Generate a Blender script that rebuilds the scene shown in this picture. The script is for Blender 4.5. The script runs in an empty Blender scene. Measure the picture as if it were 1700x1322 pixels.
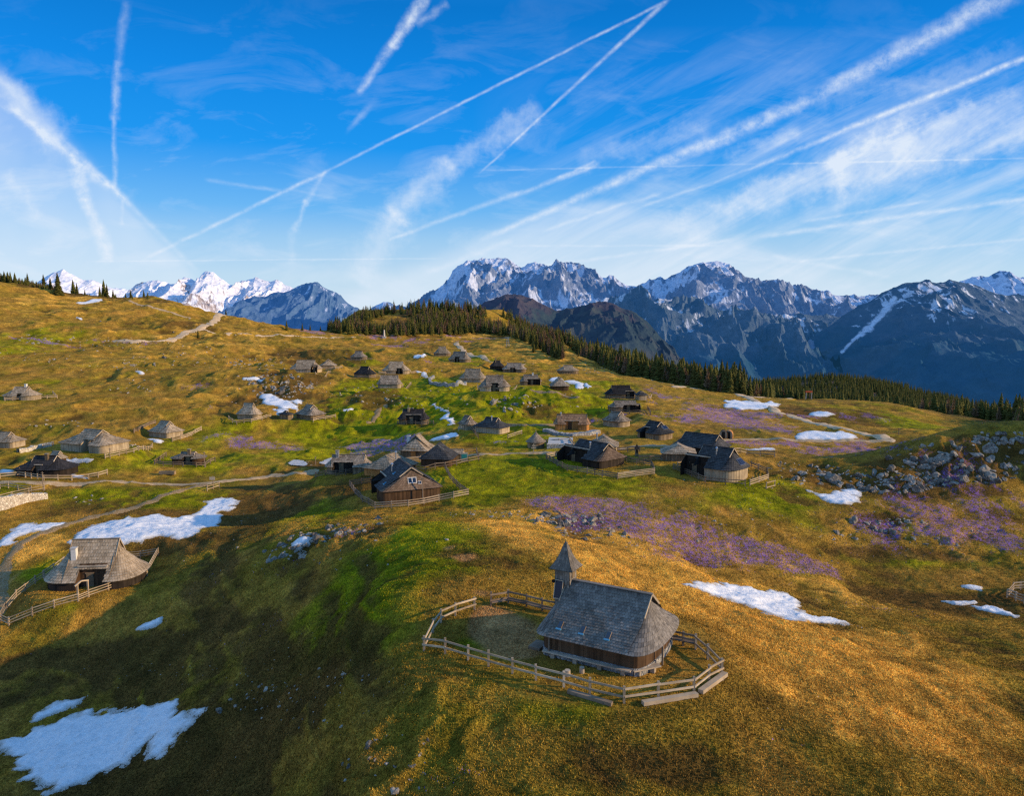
import bpy, math, random
import numpy as np
from mathutils import Vector, Matrix
random.seed(7)
RNG = np.random.default_rng(11)
scene = bpy.context.scene
COL = scene.collection
# ------------------------------------------------------------------ camera model (photo is 1700 x 1322)
FPX = 1260.0
PITCH = math.radians(6.4)
CAMZ = 26.0
Fv = np.array([0, math.cos(PITCH), -math.sin(PITCH)])
Uv = np.array([0, math.sin(PITCH), math.cos(PITCH)])

def ray(px, py):
    return Fv + np.array([1.0, 0, 0]) * (px - 850) / FPX + Uv * (661 - py) / FPX

def at(px, py, Y):
    d = ray(px, py)
    k = Y / d[1]
    return (d[0] * k, Y, CAMZ + d[2] * k)

# ------------------------------------------------------------------ noise
def _hash(ix, iy, seed):
    h = (ix.astype(np.int64) * 374761393 + iy.astype(np.int64) * 668265263 + seed * 1274126177) & 0xFFFFFFFF
    h = ((h ^ (h >> 13)) * 1274126177) & 0xFFFFFFFF
    h = (h ^ (h >> 16)) & 0xFFFFFF
    return h / float(0xFFFFFF)

def vnoise(x, y, seed=0):
    x = np.asarray(x, float); y = np.asarray(y, float)
    ix = np.floor(x); iy = np.floor(y)
    fx = x - ix; fy = y - iy
    fx = fx * fx * fx * (fx * (fx * 6 - 15) + 10); fy = fy * fy * fy * (fy * (fy * 6 - 15) + 10)
    a = _hash(ix, iy, seed); b = _hash(ix + 1, iy, seed); c = _hash(ix, iy + 1, seed); d = _hash(ix + 1, iy + 1, seed)
    return (a * (1 - fx) + b * fx) * (1 - fy) + (c * (1 - fx) + d * fx) * fy

def fbm(x, y, oct=4, seed=0, gain=0.5):
    s = 0; a = 1.0; t = 0
    for o in range(oct):
        s = s + a * vnoise(x, y, seed + o * 17)
        t += a; a *= gain
        x, y = x * 1.63 - y * 1.21 + 13.7, x * 1.21 + y * 1.63 + 5.1
    return s / t

def ridged(x, y, oct=5, seed=0, gain=0.5):
    s = 0; a = 1.0; t = 0; w = 1.0
    for o in range(oct):
        n = 1 - np.abs(2 * vnoise(x, y, seed + o * 31) - 1)
        n = n * n * w
        w = np.clip(n * 1.6, 0, 1)
        s = s + a * n
        t += a; a *= gain
        x, y = x * 1.7 - y * 1.1 + 3.7, x * 1.1 + y * 1.7 + 9.1
    return s / t

def sstep(a, b, x):
    t = np.clip((x - a) / (b - a), 0, 1)
    return t * t * (3 - 2 * t)

# ------------------------------------------------------------------ terrain control points: photo position + distance
CP = [
 (0,1322,58),(150,1322,57),(300,1322,52.5),(450,1322,46),(600,1322,40.5),(850,1322,38),(1200,1322,39),(1700,1322,42),
 (0,1200,70),(150,1200,69.5),(300,1200,63.5),(450,1200,55.5),(600,1200,47),(700,1200,44.5),(850,1200,43.5),(1100,1200,43.5),(1400,1200,46),(1700,1200,51),
 (0,1100,80),(150,1100,79),(300,1100,75),(420,1100,69),(520,1100,62.5),(620,1100,53.3),(700,1100,51.5),(850,1100,50),(1000,1100,49.5),(1150,1100,50.5),(1400,1100,55),(1700,1100,63),
 (0,1000,91),(200,1000,89.5),(350,1000,85.5),(480,1000,77),(600,1000,62.8),(680,1000,60.5),(750,1000,60),(900,1000,60),(1100,1000,65),(1300,1000,75),(1500,1000,80),(1700,1000,81),
 (0,900,108),(200,900,104),(400,900,99),(500,900,91.5),(600,900,84),(700,900,80),(770,900,77.5),(850,900,77),(1000,900,84),(1200,900,94),(1400,900,99),(1700,900,100),
 (0,850,121),(150,850,120),(300,850,121),(400,850,120),(500,850,113),(650,850,104),(800,850,98),(1000,850,101),(1200,850,105),(1400,850,109),(1700,850,112),
 (0,800,138),(150,800,139),(300,800,142),(400,800,140),(500,800,134),(600,800,124),(700,800,120),(900,800,118),(1100,800,117),(1200,800,118),(1400,800,123),(1600,790,122),(1700,800,122),
 (0,750,158),(150,750,156),(300,750,168),(500,750,171),(600,750,163),(700,750,150),(850,750,150),(1000,750,142),(1150,750,139),(1350,750,148),(1500,750,144),(1600,745,134),(1700,750,129),(1690,718,137),(1600,724,142),(1540,735,155),
 (0,700,185),(200,700,190),(400,700,200),(550,700,205),(700,700,195),(850,700,185),(950,700,185),(1050,700,190),(1200,700,190),(1300,700,198),(1400,700,208),(1500,700,222),
 (0,650,225),(200,650,230),(400,650,235),(600,650,245),(820,650,250),(950,650,262),(1050,650,265),(1130,645,285),(1200,658,280),(1300,661,300),(1380,664,290),(1450,672,275),(1540,692,250),(1620,716,225),
 (0,620,250),(200,620,262),(400,620,272),(500,620,278),(650,620,300),(850,620,315),(950,620,325),(1040,624,350),(1120,640,330),(1000,608,385),
 (0,600,272),(200,600,290),(400,600,310),(600,600,340),(760,600,370),(900,600,380),(955,594,405),
 (0,580,295),(200,580,320),(400,580,350),(600,580,400),(730,580,440),(900,578,440),
 (0,560,320),(200,560,350),(400,560,390),(500,560,420),(620,560,480),(800,558,510),(870,560,490),
 (0,540,345),(200,540,380),(400,540,430),(480,545,460),(560,548,540),
 (0,520,365),(200,520,405),(340,522,440),
 (0,500,385),(150,500,420),(230,494,440),(290,503,440),(380,524,460),
 (0,470,425),(70,481,430),(130,488,440),
 (640,530,590),(700,512,640),(760,520,630),(850,545,560),(930,566,520),(580,545,560),
]
pts = [at(*c) for c in CP]
# anchors outside the view / hidden ground
XYZ = [(-70,10,-10),(-30,10,-9),(0,10,0),(30,10,-1),(70,10,-4),(-90,60,-12),(-150,110,-10),(75,60,-5.5),(120,100,-4),(170,150,-3),
 (0,28,0),(-25,28,-4.5),(25,28,-.8),
 (-260,250,14),(-400,400,45),(230,200,-14),(330,330,-70),(260,300,-30),(200,350,-34),(150,400,-32),(110,450,-34),(80,520,-30),
 (-330,520,20),(-250,560,-5),(-150,560,-25),(-60,640,-25),(0,740,-30),(60,640,-40),(350,220,-50),(450,500,-150),(300,700,-140),(-400,800,-60),(0,1000,-140),
 (600,300,-180),(600,900,-300),(-600,700,20),(-300,1400,-250),(300,1400,-300),(1000,1300,-420),(-1200,1400,-200),(0,1500,-300),(180,620,-95),(330,440,-95)]
pts += XYZ
PTS = np.array(pts, float)
def tps_phi(r2):
    return 0.5 * r2 * np.log(r2 + 1e-9)
S = 100.0
_c = PTS[:, :2] / S
n = len(_c)
K = tps_phi(((_c[:, None] - _c[None]) ** 2).sum(-1)) + np.eye(n) * 0.0006
A = np.zeros((n + 3, n + 3)); A[:n, :n] = K; A[:n, n] = 1; A[:n, n+1:] = _c; A[n, :n] = 1; A[n+1:, :n] = _c.T
W = np.linalg.solve(A, np.concatenate([PTS[:, 2], [0, 0, 0]]))
def base_h(x, y):
    x = np.asarray(x, float).ravel() / S; y = np.asarray(y, float).ravel() / S
    out = np.empty_like(x)
    for i in range(0, len(x), 60000):
        a = x[i:i+60000]; b = y[i:i+60000]
        r2 = (a[:, None] - _c[:, 0]) ** 2 + (b[:, None] - _c[:, 1]) ** 2
        out[i:i+60000] = tps_phi(r2) @ W[:n] + W[n] + W[n+1] * a + W[n+2] * b
    return out
# fan grid (origin 40 m behind the camera), finer towards the middle and the front
NC, NR = 1150, 1350
YO = 40.0
sg = np.linspace(-1, 1, NC)
tg = sg * (0.72 + 0.48 * sg ** 2)
lg = np.linspace(math.log(58), math.log(1540), NR)
yg = np.exp(lg)
GX = (yg[:, None] * tg[None]); GY = np.repeat((yg - YO)[:, None], NC, 1)
# coarse evaluation then linear upsampling of the smooth part
cs = np.linspace(0, NC - 1, 240); rs_ = np.linspace(0, NR - 1, 280)
ct = np.interp(cs, np.arange(NC), tg); cl = np.interp(rs_, np.arange(NR), lg); cy = np.exp(cl)
CX = cy[:, None] * ct[None]; CY = np.repeat((cy - YO)[:, None], len(ct), 1)
CH = base_h(CX, CY).reshape(CX.shape)
def upsample(M):
    def cub(M, xs, L):
        i = np.clip(np.floor(xs).astype(int), 0, L - 2); f = xs - i
        im = np.clip(i - 1, 0, L - 1); ip = np.clip(i + 2, 0, L - 1)
        p0, p1, p2, p3 = M[im], M[i], M[i + 1], M[ip]
        f = f[:, None]
        return p1 + 0.5 * f * (p2 - p0 + f * (2*p0 - 5*p1 + 4*p2 - p3 + f * (3*(p1 - p2) + p3 - p0)))
    M = cub(M, np.linspace(0, M.shape[0] - 1, NR), M.shape[0])
    return cub(M.T.copy(), np.linspace(0, M.shape[1] - 1, NC), M.shape[1]).T
H = upsample(CH)

def bil(M, x, y):
    x = np.asarray(x, float); y = np.asarray(y, float)
    l = np.log(np.maximum(y + YO, 1)); r = np.clip((l - lg[0]) / (lg[1] - lg[0]), 0, NR - 1.001)
    s = np.interp(x / np.maximum(y + YO, 1), tg, np.arange(NC)); s = np.clip(s, 0, NC - 1.001)
    i = r.astype(int); j = s.astype(int); a = r - i; b = s - j
    # exact row height uses linear y inside the cell
    y0 = yg[i]; y1 = yg[i + 1]; a = np.clip((y + YO - y0) / (y1 - y0), 0, 1)
    if M.ndim == 3:
        a = a[..., None]; b = b[..., None]
    return (M[i, j] * (1 - b) + M[i, j + 1] * b) * (1 - a) + (M[i + 1, j] * (1 - b) + M[i + 1, j + 1] * b) * a
_Y = np.exp(np.linspace(math.log(20), math.log(1480), 5000))
def P(px, py):
    """ground point seen at a photo position"""
    d = ray(px, py)
    x = _Y * d[0] / d[1]; z = CAMZ + _Y * d[2] / d[1]
    h = bil(H, x, _Y)
    w = np.nonzero(z < h)[0]
    if len(w) == 0:
        k = int(np.argmin(z - h))
    else:
        k = w[0]
        if k > 0:
            e0 = z[k-1] - h[k-1]; e1 = h[k] - z[k]
            t = e0 / (e0 + e1 + 1e-9)
            Y = _Y[k-1] * (1 - t) + _Y[k] * t
            return np.array([Y * d[0] / d[1], Y, float(bil(H, np.array(Y * d[0] / d[1]), np.array(Y)))])
    return np.array([x[k], _Y[k], h[k]])
def G(x, y):
    return bil(H, x, y)
def mpp(p):           # metres per photo pixel at a world point
    return (p[1] * math.cos(PITCH) + (CAMZ - p[2]) * math.sin(PITCH)) / FPX

# local bumps and hollows (photo position, radii in m, height)
for (px, py, rx, ry, h) in [(870,668,24,11,4.6),(650,664,20,10,3.0),(560,722,18,14,-3.0),(520,775,14,9,-2.0),(700,690,12,8,-1.5),(930,690,14,8,-2.2),(640,742,16,8,-1.6),(1000,690,14,8,-1.5),
        (465,636,24,10,4.2),(300,545,40,20,3.0),(1400,690,26,18,1.6),(1330,675,14,10,-1.5),(560,590,18,10,1.5),(490,596,30,12,-5.0),(560,586,14,8,2.5),
        (1560,760,16,9,2.2),(1650,745,14,10,3.0),(1480,960,14,9,-1.0),(700,600,30,14,1.8),(90,540,40,20,2.0),(150,860,10,6,-.6),
        (370,860,12,7,-1.0),(360,990,9,7,1.0),(1000,640,20,10,1.4),(900,618,22,10,-1.5),(690,505,50,60,-4),(620,1235,5,5,.7),(530,1190,5,4,.5)]:
    c = P(px, py)
    H = H + h * np.exp(-((GX - c[0]) / rx) ** 2 - ((GY - c[1]) / ry) ** 2)
def ell(px, py, rx, ry):
    """photo ellipse -> world ellipse"""
    c = P(px, py)
    r1 = rx * mpp(c)
    u = P(px, py - ry); v = P(px, py + ry)
    r2 = min(abs(u[1] - v[1]) / 2, 14 * r1)
    return c, max(r1, .3), max(r2, .3)
ROUGH = np.zeros_like(H)
for (px, py, rx, ry, w) in [(1600,765,120,40,1.2),(1500,800,90,22,.8),(1340,785,80,18,.6),(470,640,90,30,.7),(430,605,60,20,.6),(230,615,60,20,.5),
        (850,680,70,20,.8),(920,862,80,14,.6),(540,900,110,20,.8),(1450,790,160,18,.7),(330,560,160,30,.35),(700,660,120,30,.4),(560,1240,160,60,.7),(430,1170,140,50,.6),(650,1290,120,40,.8),(560,590,50,14,.6),
        (1600,880,120,50,.4),(640,680,60,18,.6),(250,540,60,20,.4),(1470,880,70,20,.5)]:
    c, r1, r2 = ell(px, py, rx, ry)
    ROUGH += w * np.exp(-((GX - c[0]) / r1) ** 2 - ((GY - c[1]) / r2) ** 2)
ROUGH = np.clip(ROUGH, 0, 1.5)
dist = np.sqrt(GX ** 2 + GY ** 2)
wx = GX + 6 * fbm(GX / 14, GY / 14, 2, 5); wy = GY + 6 * fbm(GX / 14 + 9, GY / 14, 2, 6)
H = H + (fbm(wx / 34, wy / 34, 2, 1) - .5) * 1.6 * sstep(30, 160, dist)
N9 = fbm(wx / 9, wy / 9, 4, 2) - .5
H = H + (ridged(wx / 26, wy / 21, 3, 14) - .42) * 2.6 * sstep(110, 220, dist) * (1 - .8 * sstep(15, 60, GX)) * (1 - sstep(430, 520, GY))
H = H + N9 * (.95 + 1.3 * ROUGH) * (.85 + 1.4 * sstep(90, 240, dist) * (1 - .6 * sstep(15, 60, GX)))
N3 = ridged(wx / 3.4, wy / 2.6, 4, 3) - .35
H = H + N3 * (.27 + .65 * ROUGH)
tus = fbm(GX / 1.1, GY / .8, 3, 4)
H = H + (tus - .5) * (.24 + .42 * ROUGH) * (1 - .6 * sstep(150, 400, dist))
TER = ridged(wx / 11, (H + 2 * fbm(GX / 20, GY / 20, 2, 41)) / 1.1, 3, 42) - .4
H = H + TER * .30 * (1 + .8 * sstep(120, 300, dist))
H = H + (vnoise(GX / .38, GY / .3, 8) - .5) * .07 * (1 - sstep(60, 160, dist))
H = H + (fbm(GX / 25, GY / 12, 3, 9) - .5) * 3 * sstep(500, 800, GY)
# hills outside the right edge that throw the long evening shadows
for (hx, hy, rx, ry, top) in [(128,126,20,20,21.0),(92,73,13,8,10.0),(176,150,26,22,16.0)]:
    H = H + top * np.exp(-((GX - hx) / rx) ** 2 - ((GY - hy) / ry) ** 2)
H = np.where((GY > 470) & (GX > -190) & (GX < 60), np.minimum(H, CAMZ + 1.5 + 1.5 * fbm(GX / 14, GY / 14, 3, 12)), H)
# level pads are cut later, under the buildings
def pad(x, y, r, z, soft=1.6):
    global H
    d = np.sqrt((GX - x) ** 2 + (GY - y) ** 2)
    w = 1 - sstep(r, r * soft + .5, d)
    H = H * (1 - w) + z * w

# ------------------------------------------------------------------ mesh helpers
def tag(o, label=None, cat=None, group=None, kind=None):
    if label: o['label'] = label
    if cat: o['category'] = cat
    if group: o['group'] = group
    if kind: o['kind'] = kind
    return o
def empty(name, loc=(0,0,0), rz=0.0):
    o = bpy.data.objects.new(name, None); COL.objects.link(o)
    o.empty_display_size = .3
    o.location = loc; o.rotation_euler = (0, 0, rz)
    return o
def np_mesh(name, V, Fq, mat, smooth=False, attrs=None, fattrs=None, parent=None, loc=None):
    """V (n,3), Fq (m,3|4) numpy arrays"""
    me = bpy.data.meshes.new(name)
    V = np.asarray(V, np.float32); Fq = np.asarray(Fq, np.int32); k = Fq.shape[1]
    me.vertices.add(len(V)); me.vertices.foreach_set('co', V.ravel())
    me.loops.add(len(Fq) * k); me.loops.foreach_set('vertex_index', Fq.ravel())
    me.polygons.add(len(Fq)); me.polygons.foreach_set('loop_start', np.arange(0, len(Fq) * k, k, dtype=np.int32))
    try: me.polygons.foreach_set('loop_total', np.full(len(Fq), k, np.int32))
    except Exception: pass
    me.update(calc_edges=True)
    me.polygons.foreach_set('use_smooth', np.full(len(Fq), smooth))
    for an, (typ, arr) in (attrs or {}).items():
        a = me.attributes.new(an, typ, 'POINT')
        a.data.foreach_set('color' if typ == 'FLOAT_COLOR' else 'value', np.asarray(arr, np.float32).ravel())
    for an, arr in (fattrs or {}).items():
        a = me.attributes.new(an, 'FLOAT', 'FACE'); a.data.foreach_set('value', np.asarray(arr, np.float32).ravel())
    for m in (mat if isinstance(mat, (list, tuple)) else [mat]): me.materials.append(m)
    o = bpy.data.objects.new(name, me); COL.objects.link(o)
    if parent: o.parent = parent
    if loc is not None: o.location = loc
    return o
class MB:
    def __init__(s): s.v = []; s.f = []; s.s = []
    def face(s, ps, shade=None):
        b = len(s.v); s.v += [tuple(p) for p in ps]; s.f.append(tuple(range(b, b + len(ps))))
        s.s.append(random.random() if shade is None else shade)
    def box(s, c, size, rz=0, shade=None, tilt=0):
        x, y, z = (q / 2 for q in size); ca, sa = math.cos(rz), math.sin(rz)
        ct_, st_ = math.cos(tilt), math.sin(tilt)
        cs8 = []
        for (i, j, k) in [(-1,-1,-1),(1,-1,-1),(1,1,-1),(-1,1,-1),(-1,-1,1),(1,-1,1),(1,1,1),(-1,1,1)]:
            a, b, d = i * x, j * y, k * z
            a, d = a * ct_ - d * st_, a * st_ + d * ct_
            cs8.append((c[0] + a * ca - b * sa, c[1] + a * sa + b * ca, c[2] + d))
        b0 = len(s.v); s.v += cs8; sh = random.random() if shade is None else shade
        for q in [(3,2,1,0),(4,5,6,7),(0,1,5,4),(1,2,6,5),(2,3,7,6),(3,0,4,7)]:
            s.f.append(tuple(b0 + i for i in q)); s.s.append(sh)
    def bar(s, p0, p1, w, h, shade=None):
        """a squared beam from p0 to p1, w across, h upright"""
        p0 = Vector(p0); p1 = Vector(p1); d = (p1 - p0).normalized()
        up = Vector((0, 0, 1)) if abs(d.z) < .95 else Vector((0, 1, 0))
        sd = d.cross(up).normalized() * w / 2; u = sd.cross(d).normalized() * h / 2
        b0 = len(s.v)
        for p in (p0, p1):
            for q in (-sd - u, sd - u, sd + u, -sd + u): s.v.append(tuple(p + q))
        sh = random.random() if shade is None else shade
        for q in [(0,1,2,3),(7,6,5,4),(0,4,5,1),(1,5,6,2),(2,6,7,3),(3,7,4,0)]:
            s.f.append(tuple(b0 + i for i in q)); s.s.append(sh)
    def tube(s, p0, p1, r0, r1=None, n=8, shade=None):
        r1 = r0 if r1 is None else r1
        p0 = Vector(p0); p1 = Vector(p1); d = (p1 - p0).normalized()
        up = Vector((0, 0, 1)) if abs(d.z) < .95 else Vector((0, 1, 0))
        a = d.cross(up).normalized(); b = a.cross(d).normalized(); b0 = len(s.v)
        for p, r in ((p0, r0), (p1, r1)):
            for i in range(n):
                t = 2 * math.pi * i / n; s.v.append(tuple(p + a * r * math.cos(t) + b * r * math.sin(t)))
        sh = random.random() if shade is None else shade
        for i in range(n):
            j = (i + 1) % n; s.f.append((b0 + i, b0 + n + i, b0 + n + j, b0 + j)); s.s.append(sh)
        s.f.append(tuple(b0 + i for i in range(n))); s.s.append(sh)
        s.f.append(tuple(b0 + n + i for i in reversed(range(n)))); s.s.append(sh)
    def build(s, name, mat, parent=None, loc=None, smooth=False, bevel=0):
        me = bpy.data.meshes.new(name); me.from_pydata(s.v, [], s.f); me.update()
        a = me.attributes.new('shade', 'FLOAT', 'FACE'); a.data.foreach_set('value', np.array(s.s, np.float32))
        me.materials.append(mat)
        if smooth: me.polygons.foreach_set('use_smooth', [True] * len(me.polygons))
        o = bpy.data.objects.new(name, me); COL.objects.link(o)
        if parent: o.parent = parent
        if loc is not None: o.location = loc
        return o

# ------------------------------------------------------------------ materials
class NT:
    def __init__(s, tree): s.t = tree; s.n = tree.nodes; s.l = tree.links; s.n.clear()
    def node(s, typ, **kw):
        nd = s.n.new(typ)
        for k, v in kw.items():
            if k.startswith('_'): setattr(nd, k[1:], v)
        return nd
    def put(s, sock, val):
        if isinstance(val, bpy.types.NodeSocket): s.l.new(val, sock)
        else: sock.default_value = val
    def m(s, op, a, b=0.0, c=None, clamp=False):
        nd = s.n.new('ShaderNodeMath'); nd.operation = op; nd.use_clamp = clamp
        s.put(nd.inputs[0], a); s.put(nd.inputs[1], b)
        if c is not None: s.put(nd.inputs[2], c)
        return nd.outputs[0]
    def vm(s, op, a, b=None, out=0):
        nd = s.n.new('ShaderNodeVectorMath'); nd.operation = op
        s.put(nd.inputs[0], a)
        if b is not None: s.put(nd.inputs['Scale' if op == 'SCALE' else 1], b)
        return nd.outputs[out]
    def noise(s, vec, scale, detail=3, rough=.55, out=0, dist=0):
        nd = s.n.new('ShaderNodeTexNoise'); nd.inputs['Scale'].default_value = scale
        nd.inputs['Detail'].default_value = detail; nd.inputs['Roughness'].default_value = rough
        nd.inputs['Distortion'].default_value = dist
        if vec is not None: s.l.new(vec, nd.inputs['Vector'])
        return nd.outputs[out]
    def mix(s, f, a, b, mode='MIX'):
        nd = s.n.new('ShaderNodeMix'); nd.data_type = 'RGBA'; nd.blend_type = mode
        s.put(nd.inputs[0], f)
        for k, v in ((6, a), (7, b)):
            if isinstance(v, (tuple, list)) and len(v) == 3: v = (*v, 1)
            s.put(nd.inputs[k], v)
        return nd.outputs[2]
    def rng(s, v, a, b, c=0.0, d=1.0, smooth=False):
        nd = s.n.new('ShaderNodeMapRange'); nd.clamp = True
        if smooth: nd.interpolation_type = 'SMOOTHSTEP'
        s.put(nd.inputs[0], v); s.put(nd.inputs[1], a); s.put(nd.inputs[2], b); s.put(nd.inputs[3], c); s.put(nd.inputs[4], d)
        return nd.outputs[0]
    def attr(s, name, out='Fac'):
        nd = s.n.new('ShaderNodeAttribute'); nd.attribute_name = name
        return nd.outputs[out]
def new_mat(name):
    m = bpy.data.materials.new(name); m.use_nodes = True
    t = NT(m.node_tree)
    out = t.node('ShaderNodeOutputMaterial'); b = t.node('ShaderNodeBsdfPrincipled')
    t.l.new(b.outputs[0], out.inputs[0])
    b.inputs['Roughness'].default_value = .85
    b.inputs['Specular IOR Level'].default_value = .15
    return m, t, b
def bump(t, b, h, strength, distance):
    nd = t.node('ShaderNodeBump'); nd.inputs['Strength'].default_value = strength; nd.inputs['Distance'].default_value = distance
    t.l.new(h, nd.inputs['Height']); t.l.new(nd.outputs[0], b.inputs['Normal'])
def wood(name, c1, c2, rough=.8, scale=(14, 14, 1.2), spec=.15, moss=None, obj_rand=True):
    m, t, b = new_mat(name)
    tc = t.node('ShaderNodeTexCoord').outputs['Object']
    v = t.vm('MULTIPLY', tc, scale)
    n = t.noise(v, 1.0, 4, .6)
    sh = t.attr('shade')
    f = t.m('ADD', t.m('MULTIPLY', n, .7), t.m('MULTIPLY', sh, .6)); f = t.m('SUBTRACT', f, .15, clamp=True)
    c = t.mix(f, c1, c2)
    big = t.noise(tc, .6, 3, .6)
    c = t.mix(t.rng(big, .35, .7), c, t.mix(1.0, c, (.62, .6, .56), 'MULTIPLY'))
    if moss:
        c = t.mix(t.m('MULTIPLY', t.rng(t.noise(tc, 1.3, 4, .7), .55, .72), .5), c, moss)
    if obj_rand:
        r = t.node('ShaderNodeObjectInfo').outputs['Random']
        hsv = t.node('ShaderNodeHueSaturation'); t.l.new(t.rng(r, 0, 1, .82, 1.18), hsv.inputs['Value']); t.l.new(c, hsv.inputs['Color']); c = hsv.outputs[0]
    t.l.new(c, b.inputs['Base Color']); b.inputs['Roughness'].default_value = rough; b.inputs['Specular IOR Level'].default_value = spec
    bump(t, b, n, .3, .02)
    return m
def plain(name, c, rough=.6, metal=0, noise=.25, scale=3.0):
    m, t, b = new_mat(name)
    tc = t.node('ShaderNodeTexCoord').outputs['Object']
    n = t.noise(tc, scale, 4, .6)
    cc = t.mix(t.m('MULTIPLY', n, noise * 2), c, tuple(q * .45 for q in c))
    t.l.new(cc, b.inputs['Base Color']); b.inputs['Roughness'].default_value = rough; b.inputs['Metallic'].default_value = metal
    return m
M = {}
M['shingle_grey'] = wood('weathered_grey_shingle', (.13,.10,.072), (.50,.40,.295))
M['shingle_pale'] = wood('pale_silver_shingle', (.22,.165,.105), (.60,.47,.325))
M['shingle_dark'] = wood('tarred_dark_shingle', (.018,.017,.018), (.065,.058,.055))
M['shingle_slate'] = wood('dark_slate_shingle', (.03,.032,.036), (.11,.105,.10))
M['shingle_brown'] = wood('brown_weathered_shingle', (.085,.055,.038), (.27,.19,.13))
M['shingle_new'] = wood('fresh_brown_shingle', (.20,.11,.06), (.42,.26,.15))
M['shingle_chapel'] = wood('silver_grey_chapel_shingle', (.085,.077,.07), (.36,.315,.265))
M['wall_brown'] = wood('brown_plank', (.05,.028,.015), (.17,.10,.055))
M['wall_grey'] = wood('weathered_plank', (.12,.085,.05), (.42,.31,.19))
M['wall_dark'] = wood('blackened_and_shaded_plank', (.014,.011,.009), (.06,.045,.035))  # blackened hut walls; also porch recesses, with their shade put into the colour
M['wall_pale'] = wood('pale_plank', (.30,.23,.15), (.62,.5,.34))
M['wall_new'] = wood('fresh_orange_plank', (.42,.18,.05), (.68,.34,.11))
M['fence_wood'] = wood('bleached_fence_wood', (.30,.22,.14), (.66,.52,.36), scale=(3, 3, 3))
M['fence_dark'] = wood('weathered_fence_wood', (.14,.10,.07), (.36,.27,.19), scale=(3, 3, 3))
M['trim'] = wood('bleached_board', (.34,.27,.19), (.60,.50,.38), scale=(3, 3, 3))
M['metal'] = plain('zinc_pipe', (.55,.56,.58), .35, .8)
M['white'] = plain('white_plaster', (.78,.75,.70), .8)
M['teal'] = plain('teal_paint', (.05,.33,.28), .5)
M['copper'] = plain('blue_grey_flashing', (.16,.38,.50), .45, .2)
M['orange'] = plain('orange_red_paint', (.65,.12,.04), .5)
M['gold'] = plain('gilded_metal', (.8,.55,.15), .3, .9)
M['concrete'] = plain('pale_concrete', (.6,.56,.5), .9)
M['black'] = plain('matte_black', (.012,.011,.010), .9)
def glassm():
    m, t, b = new_mat('dark_glass'); b.inputs['Base Color'].default_value = (.02,.03,.05,1); b.inputs['Roughness'].default_value = .08; b.inputs['Specular IOR Level'].default_value = .8
    tc = t.node('ShaderNodeTexCoord').outputs['Object']; bump(t, b, t.noise(tc, 2, 2), .1, .01)
    return m
M['glass'] = glassm()
def solarm():
    m, t, b = new_mat('solar_cell')
    tc = t.node('ShaderNodeTexCoord').outputs['Object']
    br = t.node('ShaderNodeTexBrick'); br.offset = 0; t.l.new(tc, br.inputs['Vector']); br.inputs['Scale'].default_value = 6
    br.inputs['Color1'].default_value = (.01,.012,.03,1); br.inputs['Color2'].default_value = (.014,.016,.035,1); br.inputs['Mortar'].default_value = (.05,.06,.08,1); br.inputs['Mortar Size'].default_value = .008
    t.l.new(br.outputs[0], b.inputs['Base Color']); b.inputs['Roughness'].default_value = .3; b.inputs['Specular IOR Level'].default_value = .25
    return m
M['solar'] = solarm()
def stonem(name, c1, c2, mortar):
    m, t, b = new_mat(name)
    tc = t.node('ShaderNodeTexCoord').outputs['Object']
    v = t.node('ShaderNodeTexVoronoi'); v.inputs['Scale'].default_value = 3.2; t.l.new(tc, v.inputs['Vector'])
    ve = t.node('ShaderNodeTexVoronoi'); ve.feature = 'DISTANCE_TO_EDGE'; ve.inputs['Scale'].default_value = 3.2; t.l.new(tc, ve.inputs['Vector'])
    sx = t.node('ShaderNodeSeparateColor'); t.l.new(v.outputs['Color'], sx.inputs[0])
    c = t.mix(sx.outputs[0], c1, c2); c = t.mix(t.rng(ve.outputs[0], .01, .07), mortar, c)
    t.l.new(c, b.inputs['Base Color']); bump(t, b, t.rng(ve.outputs[0], 0, .12), .8, .06)
    return m
M['stone'] = stonem('rubble_stone', (.16,.17,.18), (.5,.48,.44), (.24,.24,.24))
M['stone_pale'] = stonem('pale_limestone_wall', (.42,.36,.28), (.78,.70,.58), (.3,.25,.18))
def rockm():
    m, t, b = new_mat('limestone_rock')
    tc = t.node('ShaderNodeTexCoord').outputs['Object']; g = t.node('ShaderNodeNewGeometry').outputs['Position']
    n = t.noise(g, 1.4, 5, .65); n2 = t.noise(g, 7, 4, .7)
    c = t.mix(t.rng(n, .3, .7), (.07,.062,.052), (.40,.35,.285))
    c = t.mix(t.rng(n2, .48, .68), c, (.045,.042,.035))
    r = t.node('ShaderNodeObjectInfo').outputs['Random']
    hsv = t.node('ShaderNodeHueSaturation'); t.l.new(t.rng(r, 0, 1, .6, 1.6), hsv.inputs['Value']); t.l.new(c, hsv.inputs['Color'])
    t.l.new(hsv.outputs[0], b.inputs['Base Color']); b.inputs['Roughness'].default_value = .9
    bump(t, b, t.noise(g, 4, 6, .7), .9, .12)
    return m
M['rock'] = rockm()
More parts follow.
